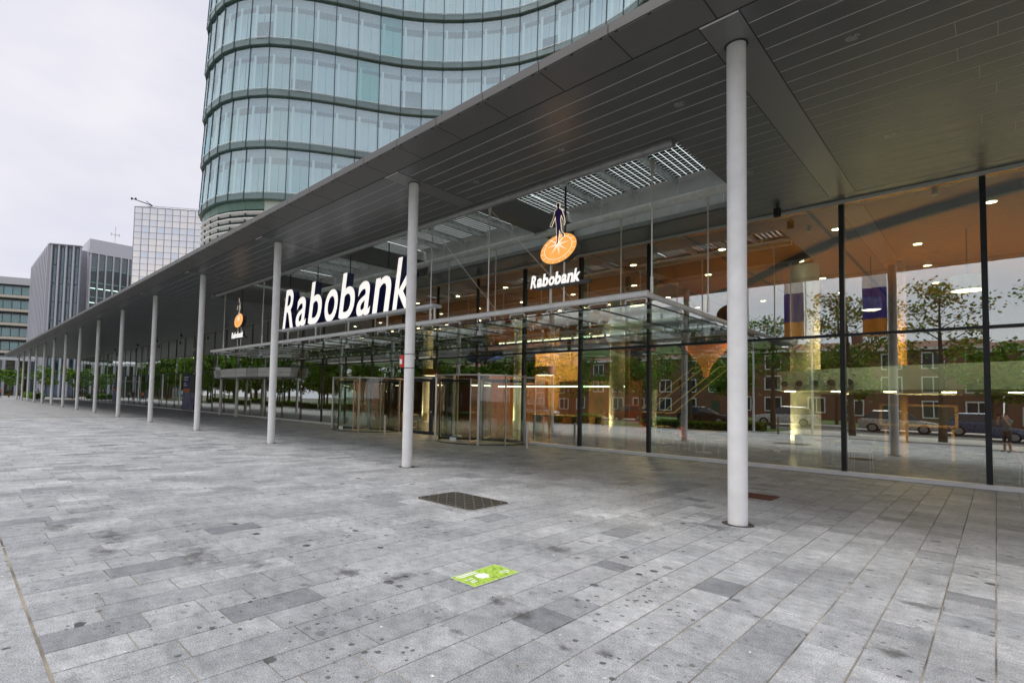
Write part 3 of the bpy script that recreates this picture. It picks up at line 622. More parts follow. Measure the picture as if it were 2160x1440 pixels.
def logo_sign(cx_, label):
    ts = thing('hanging_logo_sign', (cx_, 10.7, 4.6), label, 'sign', 'hanging logo signs at the ends of the letters')
    EX, EZ, EY = (1, 0, 0), (0, 0, 1), (0, 1, 0); yf = 10.7
    el = [(0.505 * math.cos(a), 0.345 * math.sin(a) + 0.06 * math.cos(a)) for a in [2 * math.pi * k / 64 for k in range(64)]]
    MB().prism(el, (cx_ - 0.01, yf, 5.335), EX, EZ, EY, 0.20).build('disc_body', CHAR, ts, smooth=True)
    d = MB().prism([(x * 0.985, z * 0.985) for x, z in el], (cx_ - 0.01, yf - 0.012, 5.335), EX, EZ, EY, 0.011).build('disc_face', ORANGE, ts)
    b = MB(); n = 64; ri = [(x * 0.74, z * 0.74) for x, z in el]; rj = [(x * 0.775, z * 0.775) for x, z in el]
    o = Vector((cx_ - 0.01, yf - 0.0155, 5.335 + 0.02))
    P = [o + Vector((x, 0, z)) for x, z in ri] + [o + Vector((x, 0, z)) for x, z in rj]
    b.add(P, [(k, (k + 1) % n, n + (k + 1) % n, n + k) for k in range(n)])
    for k in range(16):
        a = 2 * math.pi * k / 16 + 0.1; c_, s_ = math.cos(a), math.sin(a)
        p, q = Vector((0.80 * 0.505 * c_, 0, 0.80 * (0.345 * s_ + .06 * c_))), Vector((0.95 * 0.505 * c_, 0, 0.95 * (0.345 * s_ + .06 * c_)))
        w = Vector((-s_, 0, c_)) * 0.006; oo = Vector((cx_ - 0.01, yf - 0.0155, 5.335))
        b.face([oo + p - w, oo + q - w, oo + q + w, oo + p + w])
    b.prism(star(8, 0.30, 0.075, 0.12, 1.0, 0.86), (cx_ - 0.01, yf - 0.0165, 5.44), EX, EZ, EY, 0.001)
    b.build('compass_rose', LOGOLINE, d)
    f = MB().prism(grow(MAN, 0.014), (cx_, yf - 0.030, 4.6), EX, EZ, EY, 0.010).build('walking_figure', LOGOLINE, ts)
    MB().prism(MAN, (cx_, yf - 0.034, 4.6), EX, EZ, EY, 0.003).build('figure_fill', PURPLE, f)
    MB().box(cx_ - 0.66, cx_ + 0.80, yf + 0.01, yf + 0.13, 4.42, 4.50).build('letter_rail', CHAR, ts)
    wd = 0.152; x = cx_ - 0.80
    for ch, w in zip('Rabobank', (0.17, 0.15, 0.165, 0.165, 0.165, 0.15, 0.16, 0.165)):
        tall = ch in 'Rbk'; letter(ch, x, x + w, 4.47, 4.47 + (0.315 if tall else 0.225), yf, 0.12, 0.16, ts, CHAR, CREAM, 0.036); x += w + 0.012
    for dx in (-0.28, 0.10): MB().cyl((cx_ + dx, yf + 0.10, GZ + .05), (cx_ + dx, yf + 0.10, 5.1), 0.022, n=10).build('sign_post', STEEL, ts, smooth=True)
    MB().cyl((cx_ + 0.10, yf + 0.12, 5.6), (cx_ + 0.10, yf + 0.12, 6.86), 0.025, n=10).build('sign_hanger', DARKSTEEL, ts, smooth=True)
logo_sign(-7.04, 'orange compass disc sign with walking figure hanging by the corner of the glass canopy')
logo_sign(-25.6, 'orange compass disc sign with walking figure hanging above the curved white balcony')

# ------------------------------------------------------------------ glazed hall front
hall = thing('bank_building', (-20, YG, 0.0), 'glazed entrance hall with dark mullions and reflective floor to ceiling panes', 'building')
mull_x = [-0.12 + MOD * 2 - MOD * k for k in range(0, 46)]
TZ = 3.53
mm1 = MB().box(-0.05, 0.05, YG - 0.03, YG + 0.16, 0.105, H - 0.09).mesh('mullion', DARKSTEEL); mm2 = MB().box(-0.022, 0.022, YG - 0.012, YG + 0.14, 0.105, H - 0.09).mesh('mullion', DARKSTEEL)
mm2l = MB().box(-0.022, 0.022, YG - 0.012, YG + 0.14, 2.8, H - 0.09).mesh('mullion', DARKSTEEL)
mm3 = MB().box(-0.02, 0.02, YG - 0.012, YG + 0.02, 0.105, H - 0.09).mesh('mullion', DARKSTEEL)
REV = ((-14.05, 16.0), (-21.6, 16.0))
def in_door(x): return any(abs(x - c[0]) < 1.75 for c in REV) or -19.3 < x < -16.3
pm = {}
for i, x in enumerate(mull_x):
    door = in_door(x)
    link_mesh('mullion', mm1 if x > -13.4 else (mm2l if door else mm2 if x > -29 else mm3), hall, (x + 20, -YG, 0))
    xa = x - MOD
    if i == len(mull_x) - 1: break
    low_ok = not in_door((x + xa) / 2)
    r2 = random.Random(300 + i); amp = 0.0026 if x > -13 else (0.0022 if x > -30 else 0.0042)
    for zz, (z0, z1) in enumerate(((0.105, TZ - 0.035), (TZ + 0.035, H - 0.09))):
        if zz == 0 and not low_ok: z0 = 2.72
        b = MB(); b.box(-MOD / 2 + 0.02, MOD / 2 - 0.02, -0.006, 0.006, z0, z1)
        me = b.mesh('pane', FACADE if x > -26 else FACADEL)
        o = link_mesh('pane', me, hall, ((x + xa) / 2 + 20, 0.05, 0)); o.rotation_euler = (r2.gauss(0, amp * 0.6), 0, r2.gauss(0, amp))
xl_, xr_ = mull_x[-1], mull_x[0]
MB().box(xl_, xr_, YG - 0.022, YG + 0.12, TZ - 0.035, TZ + 0.035).build('transom', DARKSTEEL, hall)
for a, c in ((xl_, REV[1][0] - 1.85), (REV[1][0] + 1.85, -19.3), (-16.3, REV[0][0] - 1.85), (REV[0][0] + 1.85, xr_)):
    MB().box(a, c, YG - 0.07, YG + 0.10, 0.0, 0.10).build('white_plinth', WHITE, hall)
# glass stabilising fins behind the mullions
fin = MB().box(-0.012, 0.012, YG + 0.17, YG + 0.62, 0.02, H - 0.1).mesh('glass_fin', glass('fin_glass', (0.70, 0.92, 0.86), base=0.05, gain=1.0))
for x in mull_x[:12]: 
    if not in_door(x): link_mesh('glass_fin', fin, hall, (x + 20, -YG, 0))

# revolving doors
DSTEEL = mat('door_steel', (0.56, 0.53, 0.48), 0.3, metal=0.8, var=0.08, scale=8, stretch=(20, 20, 1))
def revolving(c, label):
    t = thing('revolving_door', (c[0], c[1], 0.0), label, 'revolving door', 'revolving doors of the entrance')
    r = 1.85; cx_, cy_ = c
    def arc(a0, a1, rr, n=14): return [(cx_ + rr * math.cos(R(a0 + (a1 - a0) * k / n)), cy_ + rr * math.sin(R(a0 + (a1 - a0) * k / n))) for k in range(n + 1)]
    for a0, a1 in ((165, 232), (-52, 15)):
        b = MB(); A, B = arc(a0, a1, r), arc(a0, a1, r - 0.014); n = len(A)
        for k in range(n - 1):
            b.hexa([(*A[k], .03), (*A[k + 1], .03), (*B[k + 1], .03), (*B[k], .03)], [(*A[k], 2.55), (*A[k + 1], 2.55), (*B[k + 1], 2.55), (*B[k], 2.55)])
        b.build('drum_glass', DOORGLASS, t)
    for z0, z1, nm, m in ((2.56, 2.62, 'top_ring', DSTEEL), (0.002, 0.03, 'floor_ring', DARKSTEEL)):
        b = MB(); A, B = arc(0, 360, r + 0.02, 48), arc(0, 360, r - 0.10, 48)
        for k in range(48): b.hexa([(*A[k], z0), (*A[k + 1], z0), (*B[k + 1], z0), (*B[k], z0)], [(*A[k], z1), (*A[k + 1], z1), (*B[k + 1], z1), (*B[k], z1)])
        b.build(nm, m, t)
    MB().cyl((cx_, cy_, 2.57), (cx_, cy_, 2.60), r - 0.12, n=40).build('glass_lid', DOORGLASS, t)
    MB().cyl((cx_, cy_, 2.46), (cx_, cy_, 2.565), 0.30, n=24).build('drive_drum', DARKSTEEL, t, smooth=True)
    for a, w in ((165, 0.03), (200, 0.02), (232, 0.085), (-52, 0.04), (-20, 0.018), (15, 0.03)):
        p = Vector((cx_ + (r + .01) * math.cos(R(a)), cy_ + (r + .01) * math.sin(R(a)), 0)); tx, ty = Vector((-math.sin(R(a)), math.cos(R(a)), 0)), Vector((math.cos(R(a)), math.sin(R(a)), 0))
        MB().obox(p + Vector((0, 0, 1.33)), tx * w, ty * 0.03, (0, 0, 1.33)).build('door_post', DSTEEL, t)
    for k in range(4):
        a = R(28 + 90 * k); d_ = Vector((math.cos(a), math.sin(a), 0)); n_ = Vector((-d_.y, d_.x, 0)); o = Vector((cx_, cy_, 0))
        w_ = MB().obox(o + d_ * 0.90 + Vector((0, 0, 1.25)), d_ * 0.82, n_ * 0.006, (0, 0, 1.18)).build('door_wing', DOORGLASS, t)
        b = MB()
        for z in (0.07, 2.42): b.obox(o + d_ * 0.92 + Vector((0, 0, z)), d_ * 0.86, n_ * 0.02, (0, 0, 0.04))
        for q in (0.06, 1.76): b.obox(o + d_ * q + Vector((0, 0, 1.25)), d_ * 0.022, n_ * 0.02, (0, 0, 1.2))
        b.build('wing_frame', DSTEEL if k % 2 else DARKSTEEL, w_)
    MB().box(cx_ + 0.1, cx_ + 0.42, cy_ - r - 0.03, cy_ - r - 0.012, 0.10, 0.24).build('notice_label', WHITE, t)
revolving(REV[0], 'glass revolving door with steel posts next to the steel bollard')
revolving(REV[1], 'glass revolving door with steel posts on the balcony side of the dark double doors')
sd = thing('swing_door', (-17.8, YG, 0), 'dark framed double swing door between the two revolving doors', 'door')
for a in (-19.25, -17.80):
    l_ = MB().box(a + 0.10, a + 1.35, YG - 0.008, YG + 0.008, 0.12, 2.5).build('door_leaf', DOORGLASS, sd)
    b = MB()
    for x0, x1, z0, z1 in ((a, a + .1, 0.02, 2.6), (a + 1.35, a + 1.44, 0.02, 2.6), (a + .1, a + 1.35, 0.02, 0.14), (a + .1, a + 1.35, 2.46, 2.6)): b.box(x0, x1, YG - 0.04, YG + 0.04, z0, z1)
    b.build('leaf_frame', mat('door_grey', (0.055, 0.065, 0.085), 0.4, var=0.1) if a < -19 else bpy.data.materials['door_grey'], l_)
    MB().cyl((a + (1.39 if a < -19 else 0.05), YG - 0.10, 1.05), (a + (1.39 if a < -19 else 0.05), YG - 0.04, 1.05), 0.045, n=14).build('knob', STEEL, sd, smooth=True)
b = MB()
for x0, x1, z0, z1 in ((-19.32, -19.26, 0, 2.68), (-16.35, -16.29, 0, 2.68), (-19.32, -16.29, 2.62, 2.70)): b.box(x0, x1, YG - 0.06, YG + 0.06, z0, z1)
b.build('door_frame', STEEL, sd)
for x, y, lab in ((-11.23, 15.24, 'slim steel bollard beside the revolving door on the plain pane side'), (-18.9, 14.9, 'slim steel bollard between the two revolving doors')):
    bo = thing('bollard', (x, y, 0), lab, 'bollard', 'slim steel bollards at the entrance')
    MB().cyl((x, y, 0), (x, y, 0.86), 0.042, n=18).build('post', STEEL, bo, smooth=True)
    MB().cyl((x, y, 0.86), (x, y, 0.875), 0.030, n=18).build('cap', DARKSTEEL, bo, smooth=True)
    MB().cyl((x, y, 0.001), (x, y, 0.007), 0.07, n=18).build('base_plate', STEEL, bo, smooth=True)
# posters standing inside the glass
def poster(x, w, label):
    t = thing('poster_panel', (x, YG + 0.25, 0), label, 'poster', 'posters behind the far panes')
    MB().box(x - w / 2, x + w / 2, YG - 0.075, YG - 0.055, 0.06, 3.35).build('panel', mat('poster_dark', (0.05, 0.045, 0.05), 0.5, var=0.2) if 'poster_dark' not in bpy.data.materials else bpy.data.materials['poster_dark'], t)
    MB().box(x - w / 2 + .02, x - w / 2 + w * .60, YG - 0.083, YG - 0.076, 2.05, 3.30).build('blue_field', mat('poster_blue', (0.02, 0.025, 0.16), 0.5, var=0.1) if 'poster_blue' not in bpy.data.materials else bpy.data.materials['poster_blue'], t)
    MB().box(x - w / 2 + .02, x - w / 2 + w * .60, YG - 0.083, YG - 0.076, 1.70, 2.04).build('orange_band', mat('poster_orange', (0.75, 0.16, 0.03), 0.5, var=0.1) if 'poster_orange' not in bpy.data.materials else bpy.data.materials['poster_orange'], t)
    b = MB(); r2 = random.Random(int(x))
    for z, l in ((3.05, .42), (2.82, .36), (2.5, .2), (2.3, .34)): b.box(x - w / 2 + .12, x - w / 2 + .12 + w * l, YG - 0.087, YG - 0.0835, z, z + 0.10)
    tag(b.build('white_print', WHITE, t), kind='stuff')
    MB().box(x - w / 2 + .02, x + w / 2 - .02, YG - 0.083, YG - 0.076, 0.1, 1.68).build('photo_field', mat('poster_photo', (0.18, 0.16, 0.24), 0.5, var=0.9, scale=2.5, c2=(0.02, 0.03, 0.10)) if 'poster_photo' not in bpy.data.materials else bpy.data.materials['poster_photo'], t)
poster(-50.6, 3.0, 'tall dark poster with blue field, orange band and photo beside the curved balcony')
poster(-79.2, 2.2, 'tall blue and orange poster standing midway along the far glass front')
poster(-92.5, 2.2, 'tall blue and orange poster standing at the far end of the glass front')

# ------------------------------------------------------------------ inside the hall
YI = 54.0
tag(MB().box(-60, 8, YG + 0.13, YI, -0.05, 0.004).build('hall_floor', STONEF), 'polished grey floor of the hall behind the glass', None, None, 'structure')
ceil = MB().box(-110, 8, YG + 0.14, YI, H - 0.01, H + 0.04).build('hall_ceiling', WOODC); tag(ceil, 'brown timber ceiling of the hall', None, None, 'structure')
tag(MB().box(-60, 8, YI, YI + 0.2, 0, H).build('hall_rear_wall', WOODW), 'dark red brown timber rear wall of the hall', None, None, 'structure')
tag(MB().box(8.0, 8.2, YG + 0.2, YI, 0, H).build('hall_side_wall', WOODW), 'timber end wall of the hall', None, None, 'structure')
tag(MB().box(-60.2, -60, YG + 0.2, YI, 0, H).build('hall_partition', WOODW), 'timber partition at the far end of the hall', None, None, 'structure')
b = MB()
for i in range(36): b.box(-109 + 3.2 * i, -108.9 + 3.2 * i, YG + .2, YI, H - 0.014, H - 0.0105)
ORG[ceil.name] = Vector((0, 0, 0)); b.build('ceiling_joint', BLACK, ceil)
b = MB(); pts = [(-16, 30.5), (-12, 28.6), (-9, 26.6), (-7, 24.8), (-5, 22.2), (-3.06, 20.03), (-1.48, 18.95), (0.52, 17.9), (3, 17.3)]
for p, q in zip(pts[:-1], pts[1:]): b.bar((p[0], p[1], H - 0.12), (q[0], q[1], H - 0.12), 0.18, 0.22)
b.build('ceiling_edge_beam', DARKSTEEL, ceil)
# ceiling downlights: lit discs, added larger luminaires carry the light of the hall
dl = thing('hall_downlight', (0, 0, 0), 'x', 'x'); bpy.data.objects.remove(dl)
dring = MB().cyl((0, 0, -0.022), (0, 0, -0.001), 0.135, n=20).mesh('rim', WHITE, None, smooth=True); dlens = MB().cyl((0, 0, -0.027), (0, 0, -0.0225), 0.105, n=20).mesh('lens', LAMPGLOW, None)
def downlight(x, y, z, label):
    t = thing('hall_downlight', (x, y, z), label, 'downlight', 'round lit downlights in the hall ceiling')
    link_mesh('rim', dring, t, (0, 0, 0)); link_mesh('lens', dlens, t, (0, 0, 0))
def lamp_area(name, parent, loc, energy, size, color=(1.0, 0.66, 0.32)):
    l = bpy.data.lights.new(name, 'AREA'); l.shape = 'DISK'; l.size = size; l.energy = energy; l.color = color
    o = bpy.data.objects.new(name, l); col.objects.link(o); o.parent = parent; o.location = loc; return o
i = 0
for y in (19.2, 22.6, 26.2, 30.0):
    for k in range(13):
        x = 4.6 - 3.1 * k - (1.5 if (int(y) % 2) else 0)
        downlight(x, y, H - 0.012, 'round lit downlight in the timber hall ceiling'); i += 1
HSLAB = mat('mezzanine_edge', (0.78, 0.84, 0.66), 0.55, var=0.06)
mz = thing('mezzanine', (0, 22, 2.2), 'pale mezzanine deck with round vent holes inside the hall', 'mezzanine')
pts = [(-5.4, 22.4), (-3.6, 21.2), (-1.6, 20.2), (0.6, 19.4), (4.0, 18.6), (7.9, 18.2)]
b = MB()
for p, q in zip(pts[:-1], pts[1:]):
    z0, z1 = 2.25, 2.95; b.hexa([(p[0], p[1], z0), (q[0], q[1], z0), (q[0], 27, z0), (p[0], 27, z0)], [(p[0], p[1], z1), (q[0], q[1], z1), (q[0], 27, z1), (p[0], 27, z1)])
b.build('deck', HSLAB, mz)
b = MB()
for k in range(5): b.cyl((-5.1 + 0.5 * k, 22.25 - 0.335 * k, 2.5), (-5.1 + 0.5 * k, 22.10 - 0.335 * k, 2.5), 0.10, n=16)
b.build('vent_hole', DARKSTEEL, mz, smooth=True)
for k in range(10): MB().cyl((-5.0 + 1.35 * k, 22.4, 2.225), (-5.0 + 1.35 * k, 22.4, 2.249), 0.16, n=14).build('deck_lamp', LAMPGLOW, mz)
lamp_area('deck_lamp_light', mz, (-1.5, 1.0, -0.02), 55, 1.6); lamp_area('deck_lamp_light', mz, (4.0, 1.0, -0.02), 55, 1.6)
for x in (-3.6, -0.9, 1.8, 4.6):  # spotlights added so that the mezzanine edge stands out
    yf_ = 20.9 - 0.45 * (x + 3.6); ts_ = thing('added_mezzanine_spot', (x, yf_ - 2.6, H - 0.02), 'small white ceiling spotlight added to brighten the mezzanine edge', 'spotlight', 'ceiling spotlights added to brighten the mezzanine')
    MB().cyl((x, yf_ - 2.6, H - 0.20), (x, yf_ - 2.55, H - 0.012), 0.055, n=14).build('housing', WHITE, ts_, smooth=True)
    l = bpy.data.lights.new('mezzanine_fill_light', 'SPOT'); l.energy = 330; l.color = (1, 0.9, 0.68); l.spot_size = R(52); l.spot_blend = 0.7; l.shadow_soft_size = 0.05
    lo = bpy.data.objects.new('mezzanine_fill_light', l); col.objects.link(lo); lo.parent = ts_; lo.location = (0, 0.05, -0.22); lo.rotation_euler = Vector((0, 2.4, -4.1)).to_track_quat('-Z', 'Y').to_euler()
# round hall columns
for x, y, r, m, lab in ((-4.77, 23.5, 0.46, PLASTER, 'thick pale round hall column washed by warm light behind the pane'), (-12.4, 24.0, 0.35, PLASTER, 'pale round hall column behind the bare panes by the revolving door'), (-10.4, 21.0, 0.10, HONEY, 'thin honey coloured post beside the escalators'), (-19.0, 25.0, 0.35, PLASTER, 'pale round hall column behind the double doors'), (-27.0, 25.0, 0.35, PLASTER, 'pale round hall column beside the curved balcony'), (1.9, 23.5, 0.12, HONEY, 'thin honey coloured post under the mezzanine'), (-2.2, 24.8, 0.12, HONEY, 'thin honey coloured post beside the framed display')):
    o = MB().cyl((x, y, 0.004), (x, y, H - 0.012), r, n=36).build('hall_column', m, smooth=True); tag(o, lab, 'column')
    if r > 0.3:
        l = bpy.data.lights.new('column_uplight', 'SPOT'); l.energy = 300; l.color = (1, 0.78, 0.42); l.spot_size = R(100); l.spot_blend = 1.0; l.shadow_soft_size = 0.1
        uo = thing('floor_uplight', (x - r - 0.35, y - 0.45, 0.004), 'small steel floor uplight in front of the pale hall column ' + {-4.77: 'near the mezzanine', -12.4: 'near the revolving door', -19.0: 'near the double doors', -27.0: 'near the balcony'}[x], 'uplight')
        MB().cyl((x - r - 0.35, y - 0.45, 0.004), (x - r - 0.35, y - 0.45, 0.07), 0.09, n=16).build('housing', STEEL, uo, smooth=True)
        lo = bpy.data.objects.new('column_uplight', l); col.objects.link(lo); lo.parent = uo; lo.location = (0, 0, 0.12)
        lo.rotation_euler = (Vector((r * 0.7 + .35, 0.45, 2.6))).to_track_quat('-Z', 'Y').to_euler()
# framed display
fd = thing('framed_display', (-1.85, 25.0, 0.9), 'wide dark display in a honey wood frame on two legs', 'display')
b = MB()
for x0, x1, z0, z1 in ((-2.86, -0.86, 1.80, 1.88), (-2.86, -0.86, 1.10, 1.18), (-2.86, -2.78, 1.18, 1.80), (-0.94, -0.86, 1.18, 1.80)): b.box(x0, x1, 24.95, 25.12, z0, z1)
b.build('frame', HONEY, fd); MB().box(-2.78, -0.94, 25.0, 25.08, 1.18, 1.80).build('screen', BLACK, fd)
for x in (-2.7, -1.0): MB().box(x - .04, x + .04, 25.0, 25.08, 0.004, 1.10).build('leg', HONEY, fd)
# flags on poles along the plaza edge (mirrored in the glass)
for x, lab in ((-3.6, 'tall flag pole with white, blue and orange flag at the pale path'), (-6.7, 'tall flag pole with white, blue and orange flag at the edge of the pale path'), (-9.5, 'tall flag pole with white, blue and orange flag beside the short hedge')):
    fl = thing('flag_pole', (x, -1.2, 0), lab, 'flag', 'flag poles along the plaza edge')
    MB().cyl((x, -1.2, 0), (x, -1.2, 10.3), 0.06, 0.035, n=12).build('pole', GREYPANEL, fl, smooth=True)
    MB().cyl((x - 1.05, -1.2, 9.45), (x, -1.2, 9.45), 0.02, n=8).build('flag_arm', GREYPANEL, fl)
    for nm, z0, z1, m in (('white_cloth', 7.95, 9.4, 'flag_white'), ('blue_cloth', 6.35, 7.95, 'flag_blue'), ('orange_cloth', 5.3, 6.35, 'flag_orange')):
        mm_ = bpy.data.materials.get(m) or mat(m, {'flag_white': (0.75, 0.75, 0.76), 'flag_blue': (0.03, 0.035, 0.22), 'flag_orange': (0.60, 0.22, 0.03)}[m], 0.8, var=0.12)
        b = MB(); n = 8
        for k in range(n):
            u0, u1 = k / n, (k + 1) / n; f = lambda u: 0.07 * math.sin(8 * u + x)
            xa, xb = x - 1.02 + 0.94 * u0, x - 1.02 + 0.94 * u1
            b.hexa([(xa, -1.2 + f(u0), z0), (xb, -1.2 + f(u1), z0), (xb, -1.19 + f(u1), z0), (xa, -1.19 + f(u0), z0)], [(xa, -1.2 + f(u0), z1), (xb, -1.2 + f(u1), z1), (xb, -1.19 + f(u1), z1), (xa, -1.19 + f(u0), z1)])
        b.build(nm, mm_, fl)
# pendants
for x, y, z, r, lab in ((-2.86, 23.5, 5.1, 0.27, 'blue drum pendant lamp with glowing underside over the framed display'), (-0.5, 21.6, 5.15, 0.36, 'wide pale drum pendant lamp with glowing underside over the mezzanine'), (-15.5, 22.5, 3.0, 0.5, 'red drum pendant lamp over the reception desk'), (-24.0, 22.5, 3.1, 0.5, 'red drum pendant lamp behind the farther revolving door')):
    pd = thing('pendant_lamp', (x, y, z), lab, 'lamp', 'drum pendant lamps in the hall')
    m = {-2.86: mat('shade_blue', (0.05, 0.06, 0.28), 0.6, var=0.1), -0.5: mat('shade_pale', (0.45, 0.48, 0.62), 0.6, var=0.1)}.get(x) or mat('shade_red', (0.62, 0.09, 0.03), 0.6, var=0.1)
    b = MB(); b.cyl((x, y, z), (x, y, z + 0.42), r, n=32, caps=False); b.cyl((x, y, z + 0.42), (x, y, z + 0.421), r, n=32); b.build('lamp_shade', m, pd, smooth=True)
    MB().cyl((x, y, z + 0.01), (x, y, z + 0.03), r * 0.94, n=32).build('diffuser', TUBEGLOW, pd)
    MB().cyl((x, y, z + 0.42), (x, y, H), 0.012, n=6).build('cord', BLACK, pd)
    lamp_area('pendant_light', pd, (0, 0, -0.02), 70, r * 1.6)
# orange funnel sculpture
fu = thing('orange_funnel', (-8.9, 25.5, 2.2), 'tall bright orange funnel-shaped sculpture hanging in the hall', 'sculpture')
b = MB(); prof = [(2.95, 0.10), (3.3, 0.16), (3.6, 0.32), (3.9, 0.60), (4.2, 0.82), (4.45, 0.86)]
for (z0, r0), (z1, r1) in zip(prof[:-1], prof[1:]): b.cyl((-8.9, 25.5, z0), (-8.9, 25.5, z1), r0, r1, n=28, caps=False)
b.build('funnel', mat('funnel_orange_glow', (0.85, 0.22, 0.05), 0.5, var=0.12, emit=(1, 0.3, 0.08), estr=0.16), fu, smooth=True)  # faint glow put into the sculpture's colour; it is no lamp
MB().cyl((-8.9, 25.5, 4.45), (-8.9, 25.5, H), 0.03, n=8).build('hanger', STEEL, fu)
# escalators
for x, lab in ((-19.9, 'escalator with yellow handrails given a glow, nearer the revolving door'), (-17.9, 'escalator with yellow handrails given a glow, nearer the orange funnel')):
    es = thing('escalator', (x, 41, 0), lab, 'escalator', 'escalators in the hall')
    MB().prism([(0, 0.004), (0.9, 0.004), (6.2, 3.5), (6.2, 4.0), (5.6, 4.0), (0, 0.35)], (x, 41, 0), (0.45, 0.9, 0), (0, 0, 1), (1, -0.45, 0), 1.0).build('truss', DARKSTEEL, es)
    for s in (0.0, 1.0):
        o = Vector((x, 41, 0)) + Vector((1, -0.45, 0)) * s; d_ = Vector((0.45, 0.9, 0))
        b = MB(); b.tube([o + d_ * -0.2 + Vector((0, 0, 1.0)), o + d_ * 0.6 + Vector((0, 0, 1.05)), o + d_ * 6.0 + Vector((0, 0, 4.8)), o + d_ * 6.6 + Vector((0, 0, 4.85))], 0.04, 8)
        b.build('handrail', mat('rail_yellow_glow', (0.80, 0.55, 0.15), 0.4, emit=(1, 0.7, 0.25), estr=0.12) if 'rail_yellow_glow' not in bpy.data.materials else bpy.data.materials['rail_yellow_glow'], es, smooth=True)  # handrails carry a little emission as warm accent, not as lamps
        MB().hexa([o + d_ * 0.0 + Vector((0, 0, .35)), o + d_ * 5.8 + Vector((0, 0, 4.0)), o + d_ * 5.8 + Vector((0.02, 0, 4.0)), o + d_ * 0.0 + Vector((.02, 0, .35))], [o + d_ * 0.3 + Vector((0, 0, .98)), o + d_ * 6.0 + Vector((0, 0, 4.74)), o + d_ * 6.0 + Vector((.02, 0, 4.74)), o + d_ * 0.3 + Vector((.02, 0, .98))]).build('balustrade_glass', DOORGLASS, es)
# timber screens and desk
for x0, x1, y, z1, lab, m in ((-17.6, -12.6, 27.0, 2.9, 'tall red brown timber screen behind the reception desk', WOODW), (-25.0, -19.8, 29.0, 2.9, 'long timber screen behind the farther revolving door', WOODW), (-15.2, -14.0, 26.2, 2.8, 'honey coloured timber panel lit from above behind the revolving door', HONEY), (-21.5, -18.2, 30.0, 5.0, 'tall honey coloured wall panel in front of the escalators', HONEY)):
    sn = thing('timber_screen', ((x0 + x1) / 2, y, 0), lab, 'screen'); n = max(3, int((x1 - x0) / 0.42)); w = (x1 - x0) / n
    for k in range(n): MB().box(x0 + w * k + .008, x0 + w * (k + 1) - .008, y, y + 0.07 + 0.015 * (k % 2), 0.004, z1).build('plank', m, sn)
desk = thing('reception_desk', (-14.4, 22.0, 0), 'honey wood reception desk with sloped reading top inside the entrance', 'desk')
MB().box(-15.8, -13.2, 21.7, 22.4, 0.94, 1.02).build('desk_top', HONEY, desk)
for x in (-15.6, -14.5, -13.4): MB().box(x - .12, x + .12, 21.8, 22.3, 0.004, 0.94).build('leg', WOODW, desk)
rd = thing('reading_stand', (-11.7, 20.2, 0), 'wooden reading stand with two tilted orange boards behind the bollard pane', 'stand')
for s in (-1, 1): MB().hexa([(-11.7 + .05 * s, 20.0, 1.12), (-11.7 + .75 * s, 20.0, 1.0), (-11.7 + .75 * s, 20.5, 1.06), (-11.7 + .05 * s, 20.5, 1.18)], [(-11.7 + .05 * s, 20.0, 1.15), (-11.7 + .75 * s, 20.0, 1.03), (-11.7 + .75 * s, 20.5, 1.09), (-11.7 + .05 * s, 20.5, 1.21)]).build('board', HONEY, rd)
for x in (-12.1, -11.3): MB().box(x - .05, x + .05, 20.1, 20.35, 0.004, 1.05).build('leg', WOODW, rd)
def cafe_table(x, y, label):
    t = thing('cafe_table', (x, y, 0), label, 'table', 'round tables in the hall'); MB().cyl((x, y, .72), (x, y, .75), .42, n=28).build('table_top', HONEY, t, smooth=True); MB().cyl((x, y, .03), (x, y, .72), .035, n=12).build('stem', STEEL, t, smooth=True); MB().cyl((x, y, .005), (x, y, .03), .26, n=24).build('foot', STEEL, t, smooth=True)
def hall_chair(x, y, a, label, m):
    t = thing('hall_chair', (x, y, 0), label, 'chair', 'shell chairs in the hall'); ca, sa = math.cos(a), math.sin(a); W = lambda u, v, z: (x + u * ca - v * sa, y + u * sa + v * ca, z)
    MB().hexa([W(-.22, -.22, .43), W(.22, -.22, .43), W(.22, .22, .43), W(-.22, .22, .43)], [W(-.24, -.24, .47), W(.24, -.24, .47), W(.24, .22, .47), W(-.24, .22, .47)]).build('seat', m, t, bevel=0.01)
    MB().hexa([W(-.22, .19, .47), W(.22, .19, .47), W(.22, .23, .47), W(-.22, .23, .47)], [W(-.19, .27, .85), W(.19, .27, .85), W(.19, .30, .85), W(-.19, .30, .85)]).build('backrest', m, t, bevel=0.01)
    for u in (-.19, .19):
        for v in (-.19, .19): MB().cyl(W(u * 1.1, v * 1.1, .005), W(u, v, .43), .012, n=8).build('leg', STEEL, t)
RCH = mat('chair_red', (0.50, 0.07, 0.03), 0.5, var=0.1); OCH = mat('chair_olive', (0.25, 0.24, 0.06), 0.6, var=0.1)
for x, y, w1, w2 in ((-7.0, 19.8, 'beside the thick pale column', RCH), (-3.2, 18.9, 'in front of the framed display', OCH), (-9.6, 22.4, 'beneath the orange funnel', RCH), (-22.5, 19.6, 'behind the farther revolving door', OCH), (1.2, 18.6, 'under the mezzanine edge', RCH)):
    cafe_table(x, y, 'small round honey wood table ' + w1)
    for k_, (dx, dy, a_) in enumerate(((.62, .25, -1.3), (-.62, .2, 1.4))): hall_chair(x + dx, y + dy, a_, ('red' if w2 is RCH else 'olive') + ' shell chair at the round table ' + w1, w2)
lt = thing('light_strip', (-15.5, 24.0, 2.55), 'long horizontal glowing light strip behind the revolving door', 'lamp')
